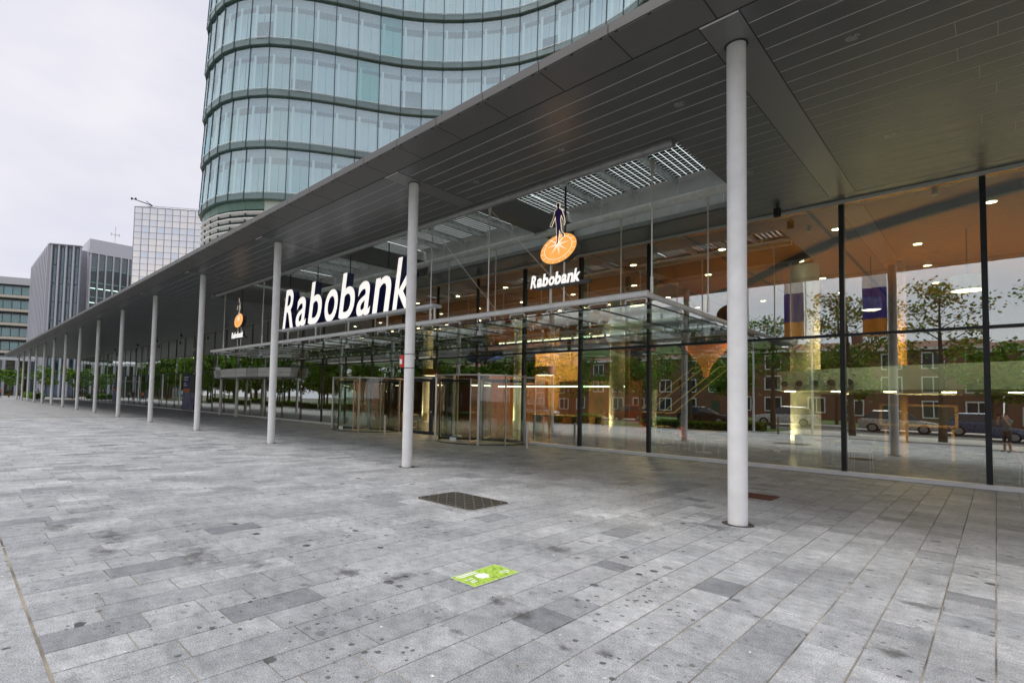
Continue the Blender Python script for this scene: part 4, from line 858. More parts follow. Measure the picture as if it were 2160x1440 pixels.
MB().box(-19.8, -12.0, 24.0, 24.10, 2.44, 2.50).build('tube', TUBEGLOW, lt); MB().box(-19.8, -12.0, 23.98, 24.12, 2.505, 2.56).build('housing', DARKSTEEL, lt)
for k in range(4): MB().cyl((-19.4 + 2.4 * k, 24.05, 2.56), (-19.4 + 2.4 * k, 24.05, H), 0.008, n=6).build('hanger', STEEL, lt)
# large ceiling luminaires added to light the hall
for k, x in enumerate((2.5, -5.5, -13.0, -20.5, -28.5, -38.0)):
    cl = thing('added_hall_luminaire', (x, 27.0, H - 0.02), 'large round warm ceiling luminaire added to light the hall ' + ('over the mezzanine', 'over the thick pale column', 'over the reception desk', 'over the timber screen', 'over the balcony side columns', 'at the dim far end')[k], 'lamp', 'large round luminaires added to light the hall')
    MB().cyl((x, 27, H - 0.06), (x, 27, H - 0.012), 0.5, n=32).build('rim', WHITE, cl, smooth=True); MB().cyl((x, 27, H - 0.066), (x, 27, H - 0.0605), 0.46, n=32).build('diffuser', TUBEGLOW, cl)
    lamp_area('added_hall_light', cl, (0, 0, -0.06), (560 if k in (2, 3) else 300) if k < 5 else 120, 0.9)
# curved white balcony standing out of the glass front
BX, BA, BD = -36.6, 6.4, 1.75
bal = thing('curved_balcony', (BX, YG, 2.9), 'curved white balcony of two panel courses standing out of the glass beyond the letters', 'balcony')
BW = mat('balcony_white', (0.90, 0.88, 0.84), 0.5, var=0.05)
def ell(a, q): return (BX + BA * q * math.cos(a), YG - 0.1 + BD * q * math.sin(a))
for z0, z1, q in ((2.88, 3.12, 0.985), (3.135, 3.43, 1.0)):
    n = 13
    for k in range(n):
        a0, a1 = R(180 + 180 * k / n) + 0.003, R(180 + 180 * (k + 1) / n) - 0.003
        for m_ in range(1):
            P4 = [ell(a0, q), ell((a0 + a1) / 2, q), ell(a1, q)]; Q4 = [ell(a0, q - .04), ell((a0 + a1) / 2, q - .04), ell(a1, q - .04)]
        b = MB()
        for u in range(2): b.hexa([(*P4[u], z0), (*P4[u + 1], z0), (*Q4[u + 1], z0), (*Q4[u], z0)], [(*P4[u], z1), (*P4[u + 1], z1), (*Q4[u + 1], z1), (*Q4[u], z1)])
        b.build('band_panel', BW if k % 4 else mat('balcony_grey', (0.58, 0.57, 0.55), 0.5, var=0.05) if 'balcony_grey' not in bpy.data.materials else bpy.data.materials['balcony_grey'] if k % 4 == 0 else BW, bal)
MB().prism([(ell(R(180 + 180 * k / 24), .96)[0] - BX, ell(R(180 + 180 * k / 24), .96)[1] - YG) for k in range(25)], (BX, YG, 2.84), (1, 0, 0), (0, 1, 0), (0, 0, 1), 0.04).build('balcony_floor', GREYPANEL, bal)
b = MB()
for k in range(16):
    a0, a1 = R(180 + 180 * k / 16), R(180 + 180 * (k + 1) / 16); p, q = ell(a0, .98), ell(a1, .98); b.hexa([(*p, 3.43), (*q, 3.43), (q[0], q[1] + .012, 3.43), (p[0], p[1] + .012, 3.43)], [(*p, 3.75), (*q, 3.75), (q[0], q[1] + .012, 3.75), (p[0], p[1] + .012, 3.75)])
b.build('glass_balustrade', DOORGLASS, bal)
for x in (-40.6, -37.6): MB().cyl((x, 15.8, 0.0), (x, 15.8, 2.84), 0.11, n=20).build('support_post', GREYPANEL, bal, smooth=True)

# ------------------------------------------------------------------ curved glass tower
S = 1.2; ZA, FH = 29.07, 4.1
plan = [(-40.4, 16.6), (-40.4, 15.2), (-40.0, 14.1), (-39.2, 13.25), (-38.15, 12.72), (-37.05, 12.52), (-35.95, 12.5), (-34.75, 12.61), (-33.65, 12.99), (-32.61, 13.61), (-31.6, 14.47), (-30.75, 15.57), (-29.97, 16.78), (-29.27, 18.06), (-28.59, 19.38), (-27.91, 20.73), (-27.17, 22.03), (-26.34, 23.20), (-25.43, 24.28), (-24.49, 25.22), (-23.48, 26.09), (-22.45, 26.84), (-21.38, 27.5), (-20.23, 27.93), (-19.12, 28.28), (-17.98, 28.53), (-16.85, 28.67), (-15.71, 28.69), (-14.57, 28.60), (-13.5, 28.3), (-12.5, 27.8), (-11.6, 27.1)]
plan = [Vector((x * S, y * S, 0)) for x, y in plan]
tower = thing('glass_tower', (-38, 26, 7.1), 'tall curved office tower of shingled aqua glass storeys rising behind the canopy', 'tower')
nrm = []
for i in range(len(plan)):
    t = (plan[min(i + 1, len(plan) - 1)] - plan[max(i - 1, 0)]).normalized(); nrm.append(Vector((t.y, -t.x, 0)))
def off(i, d): return plan[i] + nrm[i] * (-d)      # d metres inwards
SPAN = mat('spandrel_grey', (0.155, 0.215, 0.215), 0.35, metal=0.25, var=0.10, scale=1.0)
SLABT = mat('tower_slab', (0.13, 0.20, 0.19), 0.5, var=0.2)
BULK = mat('tower_bulkhead', (0.40, 0.45, 0.52), 0.6, var=0.12)
MULW = mat('tower_mullion_white', (0.92, 0.95, 0.93), 0.5, var=0.04)
JOINT = mat('tower_joint', (0.015, 0.045, 0.06), 0.4, var=0.2)
BLINDS = [mat('blind_%s' % n, c, 0.8, var=0.07, scale=0.8) for n, c in (('aqua', (0.78, 0.95, 1.0)), ('pale', (0.88, 0.97, 1.0)), ('sage', (0.54, 0.74, 0.70)), ('blue', (0.68, 0.86, 1.0)))]
LEAN = 0.20
clips = MB()
nP = len(plan) - 1
for f in range(-3, 4):
    z0 = ZA + FH * f
    for i in range(nP):
        r2 = random.Random(f * 100 + i)
        def P(q, z, extra=0.0):
            d = LEAN * (z - z0) / FH + extra; a, c = off(i, d), off(i + 1, d); g = 0.012
            p = a.lerp(c, g + q * (1 - 2 * g)); return Vector((p.x, p.y, z))
        def slab(za, zb, th, nm, m, ex=0.0):
            MB().hexa([P(0, za, ex), P(1, za, ex), P(1, za, ex + th), P(0, za, ex + th)], [P(0, zb, ex), P(1, zb, ex), P(1, zb, ex + th), P(0, zb, ex + th)]).build(nm, m, tower)
        slab(z0 + 0.0, z0 + 0.43, 0.05, 'spandrel_panel', SPAN); slab(z0 + 0.46, z0 + FH - 0.03, 0.03, 'pane', TOWERGLASS2 if r2.random() < 0.05 else TOWERGLASS3 if r2.random() < 0.06 else TOWERGLASS)
        k = (0 if i < 12 else 1) if r2.random() < 0.62 else r2.choice((0, 1, 2, 3))
        if 7 <= i <= 12 and r2.random() < 0.5: k = 2
        slab(z0 + (r2.choice((1.3, 1.9, 2.4)) if r2.random() < 0.07 else 0.25), z0 + FH - r2.choice((0.75, 0.8, 0.8, 1.0)), 0.03, 'blind', BLINDS[k], 0.75)
        slab(z0 + FH - 0.62, z0 + FH - 0.05, 0.03, 'bulkhead', BULK, 0.45)
        a = P(0.17, z0 + 0.45, 0.30); c = P(0.17, z0 + FH - 0.62, 0.30); n_ = nrm[i]
        MB().bar(a, c, 0.19, 0.07, up=(n_.x, n_.y, 0)).build('inner_mullion', MULW, tower)
        if f < 2:
            a = P(0.60, z0 + 0.45, 0.34); c = P(0.60, z0 + FH - 0.62, 0.34); MB().bar(a, c, 0.035, 0.05, up=(n_.x, n_.y, 0)).build('blind_edge', JOINT, tower)
        a, c = off(i, -0.015), off(i, LEAN - 0.015); MB().bar((a.x, a.y, z0), (c.x, c.y, z0 + FH - 0.03), 0.065, 0.06, up=(n_.x, n_.y, 0)).build('joint_strip', JOINT, tower)
        for q in (0.07, 0.93):
            p = P(q, z0 + 0.53, -0.03); clips.cyl(p, p + Vector((0, 0, 0.07)), 0.035, n=6)
        p, q = P(0.07, z0 + .525, -0.03), P(0.93, z0 + .525, -0.03); clips.bar(p, q, 0.04, 0.03)
    poly = [off(i, 0.03) for i in range(nP + 1)] + [Vector((-11, 46, 0)), Vector((-50, 46, 0))]
    MB().prism([(p.x, p.y) for p in poly], (0, 0, z0 - 0.04), (1, 0, 0), (0, 1, 0), (0, 0, 1), 0.035).build('floor_slab', SLABT, tower)
    poly = [off(i, 1.6) for i in range(nP + 1)] + [Vector((-11, 46, 0)), Vector((-50, 46, 0))]
    MB().prism([(p.x, p.y) for p in poly], (0, 0, z0), (1, 0, 0), (0, 1, 0), (0, 0, 1), FH - 0.05).build('storey_core', BULK, tower)
tag(clips.build('clip_rail', WHITE, tower), kind='stuff')
# plant storey below the lowest glass band: louvres round the corner, plain panels after
zb = ZA - 3 * FH
GREENG = mat('soffit_green', (0.10, 0.20, 0.15), 0.35, var=0.2)
for i in range(nP):
    a, c = off(i, 0.35), off(i + 1, 0.35)
    if i <= 9:
        b = MB().hexa([(*off(i, .30)[:2], zb - 0.75), (*off(i + 1, .30)[:2], zb - .75), (*off(i + 1, .5)[:2], zb - .75), (*off(i, .5)[:2], zb - .75)], [(*off(i, .30)[:2], zb - .05), (*off(i + 1, .30)[:2], zb - .05), (*off(i + 1, .5)[:2], zb - .05), (*off(i, .5)[:2], zb - .05)])
        b.build('green_band', GREENG, tower)
        for j in range(14):
            z = zb - 0.85 - 0.50 * j; p, q = off(i, 0.18), off(i + 1, 0.18); p2, q2 = off(i, 0.48), off(i + 1, 0.48)
            MB().hexa([(p.x, p.y, z - .12), (q.x, q.y, z - .12), (q2.x, q2.y, z - .26), (p2.x, p2.y, z - .26)], [(p.x, p.y, z - .07), (q.x, q.y, z - .07), (q2.x, q2.y, z - .22), (p2.x, p2.y, z - .22)]).build('louvre', WHITE, tower)
        MB().bar((a.x, a.y, 7.2), (a.x, a.y, zb), 0.06, 0.10).build('louvre_post', DARKSTEEL, tower)
    else:
        MB().hexa([(a.x, a.y, 7.2), (c.x, c.y, 7.2), (*off(i + 1, .45)[:2], 7.2), (*off(i, .45)[:2], 7.2)], [(a.x, a.y, zb - .05), (c.x, c.y, zb - .05), (*off(i + 1, .45)[:2], zb - .05), (*off(i, .45)[:2], zb - .05)]).build('plain_panel', mat('plain_sage', (0.50, 0.57, 0.50), 0.45, var=0.08) if 'plain_sage' not in bpy.data.materials else bpy.data.materials['plain_sage'], tower)
poly = [off(i, 1.0) for i in range(nP + 1)] + [Vector((-11, 46, 0)), Vector((-50, 46, 0))]
MB().prism([(p.x, p.y) for p in poly], (0, 0, 7.15), (1, 0, 0), (0, 1, 0), (0, 0, 1), zb - 7.25).build('plant_storey_core', mat('plant_dark', (0.06, 0.10, 0.085), 0.7, var=0.2), tower)

# ------------------------------------------------------------------ neighbouring buildings
def frame_of(o, d):
    d = Vector((d[0], d[1], 0)).normalized(); return Vector(o), d, Vector((d.y, -d.x, 0))     # origin, along, outwards
# silver mirrored block
o_, d_, n_ = frame_of((-101.72, 23.07, 0), (0.56, 0.83))
sv = thing('silver_office_block', tuple(o_), 'silver mirrored glass office block with a fine square grid beside the curved tower', 'building')
SILV = [mat('silver_%d' % k, c, 0.12, metal=0.85, var=0.05, scale=0.3) for k, c in enumerate(((0.70, 0.72, 0.74), (0.76, 0.76, 0.76), (0.64, 0.70, 0.76), (0.80, 0.78, 0.74)))]
SGRID = mat('silver_grid', (0.46, 0.47, 0.50), 0.4, metal=0.5, var=0.1)
cwid, rhei, ZT = 1.265, 1.118, 34.09
MB().obox(o_ + d_ * 11 - n_ * 8 + Vector((0, 0, (ZT) / 2)), d_ * 11, n_ * 7.85, (0, 0, ZT / 2 - 0.05)).build('wall', mat('silver_core', (0.55, 0.56, 0.58), 0.4, metal=0.3, var=0.1), sv)
sp = {}
for c in range(17):
    for r in range(22):
        r2 = random.Random(c * 50 + r); k = 2 if (c % 2 == 1 and r % 4 == 3) else r2.choice((0, 0, 1, 1, 3)) if r < 6 else r2.choice((1, 1, 3, 3))
        if (k, 0) not in sp: sp[(k, 0)] = MB().obox((0, 0, 0), d_ * (cwid / 2 - 0.02), n_ * 0.03, (0, 0, rhei / 2 - 0.015)).mesh('panel', SILV[k])
        p = d_ * (cwid * (c + .5)) + Vector((0, 0, ZT - rhei * (r + .5))) + n_ * -0.10
        ob = link_mesh('panel', sp[(k, 0)], sv, p); ob.rotation_euler = (r2.gauss(0, .001), r2.gauss(0, .001), r2.gauss(0, .0015))
b = MB()
for c in range(18): b.bar(o_ + d_ * cwid * c + Vector((0, 0, 0)) - n_ * .04, o_ + d_ * cwid * c + Vector((0, 0, ZT)) - n_ * .04, 0.045, 0.12)
for r in range(23): b.bar(o_ + Vector((0, 0, ZT - rhei * r)) - n_ * .04, o_ + d_ * cwid * 17 + Vector((0, 0, ZT - rhei * r)) - n_ * .04, 0.10, 0.035)
tag(b.build('grid_bar', SGRID, sv), kind='stuff')
top = o_ + d_ * 1.6 - n_ * 3.2 + Vector((0, 0, ZT + 2.1)); b = MB()
for c in range(18):
    p = o_ + d_ * cwid * c + Vector((0, 0, ZT)); q = o_ + d_ * max(1.9, cwid * c + 0.9) - n_ * 2.6 + Vector((0, 0, ZT + 1.15)); b.cyl(p, q, 0.035, n=6)
b.cyl(o_ + d_ * 1.9 - n_ * 2.6 + Vector((0, 0, ZT + 1.15)), o_ + d_ * 22.2 - n_ * 2.6 + Vector((0, 0, ZT + 1.15)), 0.06, n=6); b.cyl(o_ + Vector((0, 0, ZT)), o_ + d_ * 17 * cwid + Vector((0, 0, ZT)), 0.06, n=6)
b.build('roof_railing', SGRID, sv, smooth=True)
b = MB(); e = o_ + d_ * 2.0 - n_ * 2.5 + Vector((0, 0, ZT + 1.2)); tip = o_ - d_ * 0.95 - n_ * 1.0 + Vector((0, 0, ZT + 1.75))
b.cyl(e, tip, 0.10, 0.06, n=8); b.cyl(e, e - d_ * 1.1 + Vector((0, 0, 0.75)), 0.06, n=6); b.cyl(e, e - d_ * 1.0 - Vector((0, 0, 0.55)), 0.08, n=6); b.cyl(e, e - d_ * 0.3 - Vector((0, 0, 0.6)), 0.06, n=6)
for q in (0.0, 0.65): b.cyl(tip + d_ * q + Vector((0, 0, -.22)), tip + d_ * q + Vector((0, 0, .12)), 0.16, n=8)
b.build('roof_crane', DARKSTEEL, sv, smooth=True)

# grey finned block: low wing and taller wing
GF = mat('fin_pale', (0.52, 0.52, 0.57), 0.5, metal=0.15, var=0.08); GD = mat('fin_side_grey', (0.46, 0.47, 0.54), 0.5, metal=0.1, var=0.1); GG = glass('office_glass', (0.55, 0.72, 0.74), base=0.10, gain=0.6); GB = mat('office_interior', (0.030, 0.075, 0.075), 0.6, var=0.5, scale=0.5)
NVG = mat('navy_glass_back', (0.16, 0.22, 0.30), 0.5, var=0.3, scale=0.4)
fb = thing('finned_office_block', (-139.72, 15.71, 0), 'grey office block with tall vertical fins and dark green windows beyond the silver block', 'building')
A = Vector((-139.72, 15.71, 0)); ZF = 33.45
dl_, nl_ = Vector((-1, 0, 0)), Vector((0, -1, 0))
MB().obox(A + Vector((-15.4, 4.0, ZF / 2)), (15.3, 0, 0), (0, 3.85, 0), (0, 0, ZF / 2 - 0.1)).build('wall', mat('finned_core', (0.40, 0.41, 0.46), 0.6, var=0.2), fb)
for k in range(12): MB().box(A.x - 2.7 * k - 0.7, A.x - 2.7 * k, A.y - 0.6, A.y + 0.2, 0, ZF).build('side_fin', GF, fb)
for r in range(9):
    for k in range(11): MB().box(A.x - 2.7 * k - 2.65, A.x - 2.7 * k - 0.75, A.y - 0.05, A.y + 0.1, 0.2 + 2.35 * r, 0.2 + 2.35 * r + 2.28).build('side_panel', mat('side_panel_dark', (0.30, 0.32, 0.38), 0.5, var=0.1) if (k + r == 0) else bpy.data.materials['side_panel_dark'], fb)
df, nf = Vector((0.46, 0.89, 0)).normalized(), Vector((0.89, -0.46, 0)).normalized()
for k in range(4):
    base = A + df * (0.35 + 1.42 * k)
    MB().obox(base + df * 0.62 - nf * 0.35 + Vector((0, 0, ZF / 2)), df * 0.50, nf * 0.03, (0, 0, ZF / 2 - .1)).build('navy_back', NVG, fb)
    for r in range(7): MB().obox(base + df * 0.45 - nf * 0.12 + Vector((0, 0, ZF - 2.4 - 4.1 * r)), df * 0.30, nf * 0.02, (0, 0, 1.95)).build('window', GG, fb)
    MB().obox(base - df * 0.05 + nf * 0.05 + Vector((0, 0, ZF / 2)), df * 0.15, nf * 0.42, (0, 0, ZF / 2)).build('pale_fin', GF, fb)
    MB().obox(base + df * 1.18 + Vector((0, 0, ZF / 2)), df * 0.09, nf * 0.30, (0, 0, ZF / 2 - .05)).build('grey_fin', GD, fb)
MB().obox(A + df * 2.9 + Vector((0, 0, ZF + .06)), df * 3.1, nf * 0.6, (0, 0, 0.08)).build('parapet', GD, fb)
tb = thing('tall_finned_wing', (-137.42, 22.51, 0), 'taller grey wing with dark green full height windows behind the finned block', 'building')
Bc = Vector((-137.42, 22.51, 0)); ZB = 35.8
MB().box(Bc.x - 12, Bc.x - 0.6, Bc.y, Bc.y + 12, 0, ZB).build('wall', mat('wing_wall', (0.50, 0.51, 0.56), 0.55, var=0.08), tb)
MB().box(Bc.x - 0.65, Bc.x + 0.02, Bc.y, Bc.y + 12, ZB - 3.2, ZB + 0.01).build('top_band', mat('wing_band', (0.58, 0.60, 0.65), 0.5, metal=0.1, var=0.06), tb)
for k in range(8):
    y0 = Bc.y + 0.5 + 1.52 * k
    MB().box(Bc.x - 0.60, Bc.x - 0.55, y0 + .02, y0 + 1.2, 0, ZB - 3.2).build('window_back', GB, tb)
    for r in range(10): MB().box(Bc.x - 0.34, Bc.x - 0.31, y0 + .03, y0 + 1.18, ZB - 3.3 - 3.3 * (r + 1) + .28, ZB - 3.3 - 3.3 * r).build('window', GG, tb)
    for r in range(10):
        MB().box(Bc.x - 0.45, Bc.x - 0.28, y0 + .02, y0 + 1.19, ZB - 3.3 - 3.3 * (r + 1) - .02, ZB - 3.3 - 3.3 * (r + 1) + .26).build('sill', mat('sill_green', (0.20, 0.34, 0.31), 0.4, var=0.1) if 'sill_green' not in bpy.data.materials else bpy.data.materials['sill_green'], tb)
        if r in (2, 3) and k < 5: MB().box(Bc.x - 0.53, Bc.x - 0.50, y0 + .1, y0 + 1.1, ZB - 3.3 - 3.3 * r - 1.2, ZB - 3.3 - 3.3 * r - 1.08).build('office_lamp', TUBEGLOW, tb)
    MB().box(Bc.x - 0.6, Bc.x + 0.0, y0 - 0.32, y0 + 0.0, 0, ZB - 3.2).build('pale_fin', GF, tb)
    MB().box(Bc.x - 0.6, Bc.x - 0.1, y0 + 1.2, y0 + 1.22, 0, ZB - 3.2).build('fin_edge', GD, tb)
mast = MB(); mp0 = Vector((Bc.x - 0.4, Bc.y + 5.0, ZB - 1)); mast.cyl(mp0, mp0 + Vector((0, 0, 5.0)), 0.08, n=8); mast.cyl(mp0 + Vector((0, -.9, 3.1)), mp0 + Vector((0, .9, 3.1)), 0.07, n=6)
for q in (-.8, 0, .8): mast.cyl(mp0 + Vector((0, q, 2.85)), mp0 + Vector((0, q, 3.35)), 0.17, n=8)
mast.build('roof_mast', GREYPANEL, tb, smooth=True)

# banded office at the far end with glazed lobby
ob_ = thing('banded_office_block', (-186.1, 17.0, 0), 'low office block with pale concrete bands and long dark window rows at the far end', 'building')
o2, d2, n2 = frame_of((-186.1, 17.0, 0), (0.39, 0.92)); CONC = mat('pale_concrete', (0.58, 0.54, 0.46), 0.8, var=0.12)
MB().obox(o2 - d2 * 12 - n2 * 6 + Vector((0, 0, 16)), d2 * 13.5, n2 * 5.5, (0, 0, 15.9)).build('wall', mat('office_dark', (0.035, 0.045, 0.055), 0.5, var=0.3), ob_)
MB().obox(o2 - d2 * 12 - n2 * 3 + Vector((0, 0, 32.1)), d2 * 13.6, n2 * 3.2, (0, 0, 1.0)).build('roof_band', mat('roof_band_m', (0.52, 0.53, 0.55), 0.6, var=0.1), ob_)
for r in range(6):
    z = 27.95 - 3.93 * r
    MB().obox(o2 - d2 * 12 + n2 * 0.1 + Vector((0, 0, z - 0.35)), d2 * 13.5, n2 * 0.75, (0, 0, 0.36)).build('concrete_band', CONC, ob_)
    for k in range(12):
        MB().obox(o2 + d2 * (0.7 - 2.1 * k) - n2 * 0.25 + Vector((0, 0, z + 1.35)), d2 * 0.95, n2 * 0.03, (0, 0, 1.2)).build('window', GG, ob_)
        MB().obox(o2 + d2 * (0.7 - 2.1 * k) - n2 * 0.42 + Vector((0, 0, z + 1.3)), d2 * 0.93, n2 * 0.02, (0, 0, 0.95)).build('curtain', BLINDS[2] if (k + r) % 3 else BLINDS[0], ob_)
lb = thing('glazed_lobby', (-150, 10, 0), 'single storey glazed lobby with grey piers at the far end of the plaza', 'lobby')
MB().box(-158, -150, -14, 15, 8.0, 8.6).build('roof_slab', mat('lobby_white', (0.70, 0.72, 0.72), 0.5, var=0.05), lb)
MB().box(-158, -157.6, -14, 15, 0, 8).build('rear_wall', mat('lobby_warm_glow', (0.22, 0.12, 0.06), 0.6, var=0.5, scale=0.6, emit=(1, 0.5, 0.2), estr=0.03), lb)  # rear wall itself glows slightly, warm light put into its material
for k in range(13):
    y = -13.5 + 2.3 * k
    MB().box(-150.6, -150.0, y - 0.28, y + 0.28, 0, 8).build('pier', GD, lb)
    for z0, z1 in ((0.4, 3.9), (4.3, 7.9)): MB().box(-150.35, -150.3, y + 0.3, y + 2.0, z0, z1).build('pane', GG, lb)
    MB().box(-150.4, -150.2, y + 0.28, y + 2.02, 3.92, 4.28).build('spandrel', SLABT if k % 2 else mat('lobby_sp', (0.35, 0.45, 0.42), 0.4, var=0.1), lb)
# ------------------------------------------------------------------ vegetation
LEAFC = [mat('leaf_%s' % n, c, 0.55, var=0.4, scale=1.6, spec=0.3) for n, c in (('green', (0.095, 0.20, 0.015)), ('lime', (0.17, 0.28, 0.02)), ('dark', (0.045, 0.11, 0.015)), ('rust', (0.26, 0.19, 0.035)))]
for m in LEAFC:
    t = m.node_tree; pb = [q for q in t.nodes if q.type == 'BSDF_PRINCIPLED'][0]; tr = t.nodes.new('ShaderNodeBsdfTranslucent'); ms = t.nodes.new('ShaderNodeMixShader'); ms.inputs[0].default_value = 0.35
    cs = pb.inputs['Base Color'].links[0].from_socket; t.links.new(cs, tr.inputs['Color']); out = [q for q in t.nodes if q.type == 'OUTPUT_MATERIAL'][0]
    t.links.new(pb.outputs[0], ms.inputs[1]); t.links.new(tr.outputs[0], ms.inputs[2]); t.links.new(ms.outputs[0], out.inputs[0])
BARK = mat('bark', (0.10, 0.075, 0.05), 0.9, var=0.35, scale=9, bump=0.6)
def leaf_cloud(mb, centers, n, spread, size, r2):
    for _ in range(n):
        c, s = r2.choice(centers); p = Vector(c) + Vector((r2.gauss(0, s), r2.gauss(0, s), r2.gauss(0, s * 0.75)))
        a = Vector((r2.uniform(-1, 1), r2.uniform(-1, 1), r2.uniform(-0.7, 0.7))).normalized(); bb = a.orthogonal().normalized()
        bb = (bb * math.cos(r2.uniform(0, 6)) + a.cross(bb) * math.sin(r2.uniform(0, 6))).normalized(); L = size * r2.uniform(0.6, 1.3); W = L * 0.55
        mb.cm = r2.choice((0, 0, 1, 2)) if True else 0
        mb.face([p - a * L, p - bb * W, p + a * L, p + bb * W])
def tree(x, y, h, rad, label, n=1500, size=0.16, rust=False, group='street trees across the plaza', seed=0, clear=0.35):
    r2 = random.Random(seed + int(x * 31 + y * 17)); t = thing('tree', (x, y, -0.02), label, 'tree', group)
    tb_ = MB(); lean = Vector((r2.uniform(-.3, .3), r2.uniform(-.3, .3), 0)); fork = Vector((x, y, 0)) + lean * 0.4 + Vector((0, 0, h * clear))
    tb_.cyl((x, y, -0.05), fork, 0.018 * h + 0.03, 0.012 * h + 0.02, n=10)
    cen = []; topp = Vector((x, y, 0)) + lean + Vector((0, 0, h * 0.93)); tb_.cyl(fork, topp, 0.012 * h + 0.02, 0.012, n=8)
    nb = 13
    for k in range(nb):
        u = k / (nb - 1); st = fork.lerp(topp, u * 0.85); a = 2.4 * k + r2.uniform(-.4, .4); ln = rad * (1.05 - 0.65 * abs(u - 0.30)) * r2.uniform(0.7, 1.15)
        en = st + Vector((math.cos(a) * ln, math.sin(a) * ln, ln * r2.uniform(0.35, 0.8))); tb_.cyl(st, en, 0.035 * (1.2 - u) + 0.012, 0.008, n=6)
        for q in (0.45, 0.7, 0.9, 1.05): cen.append((st.lerp(en, q) + Vector((r2.gauss(0, .2), r2.gauss(0, .2), r2.gauss(0, .15))), rad * 0.13))
    for q in (0.86, 0.95, 1.0): cen.append((fork.lerp(topp, q), rad * 0.10))
    tb_.build('trunk', BARK, t, smooth=True)
    lb_ = MB(); leaf_cloud(lb_, cen, n, 1, size, r2); lb_.build('crown', [LEAFC[3] if rust else LEAFC[0], LEAFC[1], LEAFC[2]], t)
    return t
desc = [('with thin rust tinged crown by the pale path', True), ('with an open lime green crown beside the pale path', False), ('with sparse crown in front of the brick houses', False)]
TR = [(-1.9, -4.3, 8.8, 2.1, 900, True, 'slender young tree with rust tinged open crown growing in the pale slab path'), (-5.8, -6.0, 9.0, 2.0, 900, True, 'young tree with rust tinged crown standing where path and verge meet'), (2.6, -6.5, 8.6, 2.1, 800, False, 'young tree with open lime crown at the end of the pale path'), (-10.0, -7.2, 8.0, 1.9, 800, False, 'young tree with thin crown on the verge beside the pale path'), (-14.5, -5.2, 7.2, 2.0, 1100, False, 'young green tree on the verge opposite the orange disc sign'), (-19.0, -7.5, 7.6, 2.2, 1300, False, 'green tree on the verge opposite the double doors'), (-24.5, -5.8, 8.0, 2.5, 1700, False, 'full green tree on the verge opposite the farther logo sign')]
for x, y, h_, r_, n_l, ru, lab in TR: tree(x, y, h_, r_, lab, n=int(n_l * 3.0), rust=ru, size=0.095)
def copy_tree(t, x, y, rz, label, sc_=1.0):
    r = t.copy(); col.objects.link(r); r.location = (x, y, -0.02); r.rotation_euler = (0, 0, rz); r.scale = (sc_, sc_, sc_); r['label'] = label
    for ch in t.children:
        c = ch.copy(); col.objects.link(c); c.parent = r
    return r
ROWL = 'broad green street tree in the dense row along the far verge'
protos = [tree(-30.5 - 5.4 * k, -5.5 - 2.2 * (k % 2), 9.0 + 0.8 * k, 3.3, ROWL, n=3200, size=0.24, group='dense row of street trees along the far verge', clear=0.20, seed=k) for k in range(3)]
for k in range(3, 25):
    r2 = random.Random(700 + k); copy_tree(protos[k % 3], -30.5 - 5.4 * k, -5.5 - 2.4 * (k % 2) + r2.uniform(-.4, .4), r2.uniform(0, 6.28), ROWL, r2.uniform(0.88, 1.12))
for k in range(13):
    r2 = random.Random(760 + k); q = copy_tree(protos[(k + 1) % 3], -62 - 8.5 * k, -24 - 5 * (k % 2), r2.uniform(0, 6.28), 'broad green tree in the back row beyond the street', r2.uniform(0.95, 1.25)); q['group'] = 'back row of trees beyond the street'
for k in range(9):
    x = 9 - 9.0 * k; tree(x, -22.0 - 3 * (k % 2), 6.2, 2.5, 'green tree on the footway in front of the brick houses', n=2600, size=0.20, group='trees in front of the brick houses', seed=40 + k)
for x, y, h_, lab in ((-118, 13.5, 5.6, 'small bright green tree in a bed beyond the canopy end'), (-122, 18.5, 5.8, 'small green tree behind the low hedge at the far lobby'), (-128, 24, 7.5, 'darker green tree standing between lobby and finned block'), (-126, 9.0, 5.2, 'small bright green tree nearest the glazed lobby piers')):
    tree(x, y, h_, 2.2, lab, n=900, size=0.22, group='small trees at the far end of the plaza')
def hedge(x0, x1, y0, y1, z, label, n, nm='hedge'):
    t = thing(nm, ((x0 + x1) / 2, (y0 + y1) / 2, 0), label, 'hedge'); r2 = random.Random(int(x0 * 3 + y0)); b = MB()
    for _ in range(n):
        p = Vector((r2.uniform(x0, x1), r2.uniform(y0, y1), r2.uniform(0.02, z))); a = Vector((r2.uniform(-1, 1), r2.uniform(-1, 1), r2.uniform(-.6, 1))).normalized(); q = a.orthogonal(); L = 0.11 if x0 > -100 else 0.2
        b.cm = r2.choice((0, 0, 1, 2)); b.face([p - a * L, p - q * L * .6, p + a * L, p + q * L * .6])
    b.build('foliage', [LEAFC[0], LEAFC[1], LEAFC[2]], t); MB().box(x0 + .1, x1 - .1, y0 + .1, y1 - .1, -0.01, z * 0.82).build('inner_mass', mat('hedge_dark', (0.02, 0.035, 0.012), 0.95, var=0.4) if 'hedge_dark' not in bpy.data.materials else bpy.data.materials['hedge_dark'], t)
hedge(-60, -20, -3.4, -2.3, 0.75, 'long clipped hedge along the kerb opposite the letters', 9000)
hedge(-17, -9.6, -4.6, -3.2, 0.55, 'short low hedge on the verge beside the pale path', 2600)
hedge(-98, -62, -3.6, -2.3, 0.8, 'long clipped hedge along the kerb opposite the far columns', 6000)
hedge(-124, -109, 10.8, 12.6, 0.95, 'low green hedge bed across the plaza just past the canopy end', 3200)

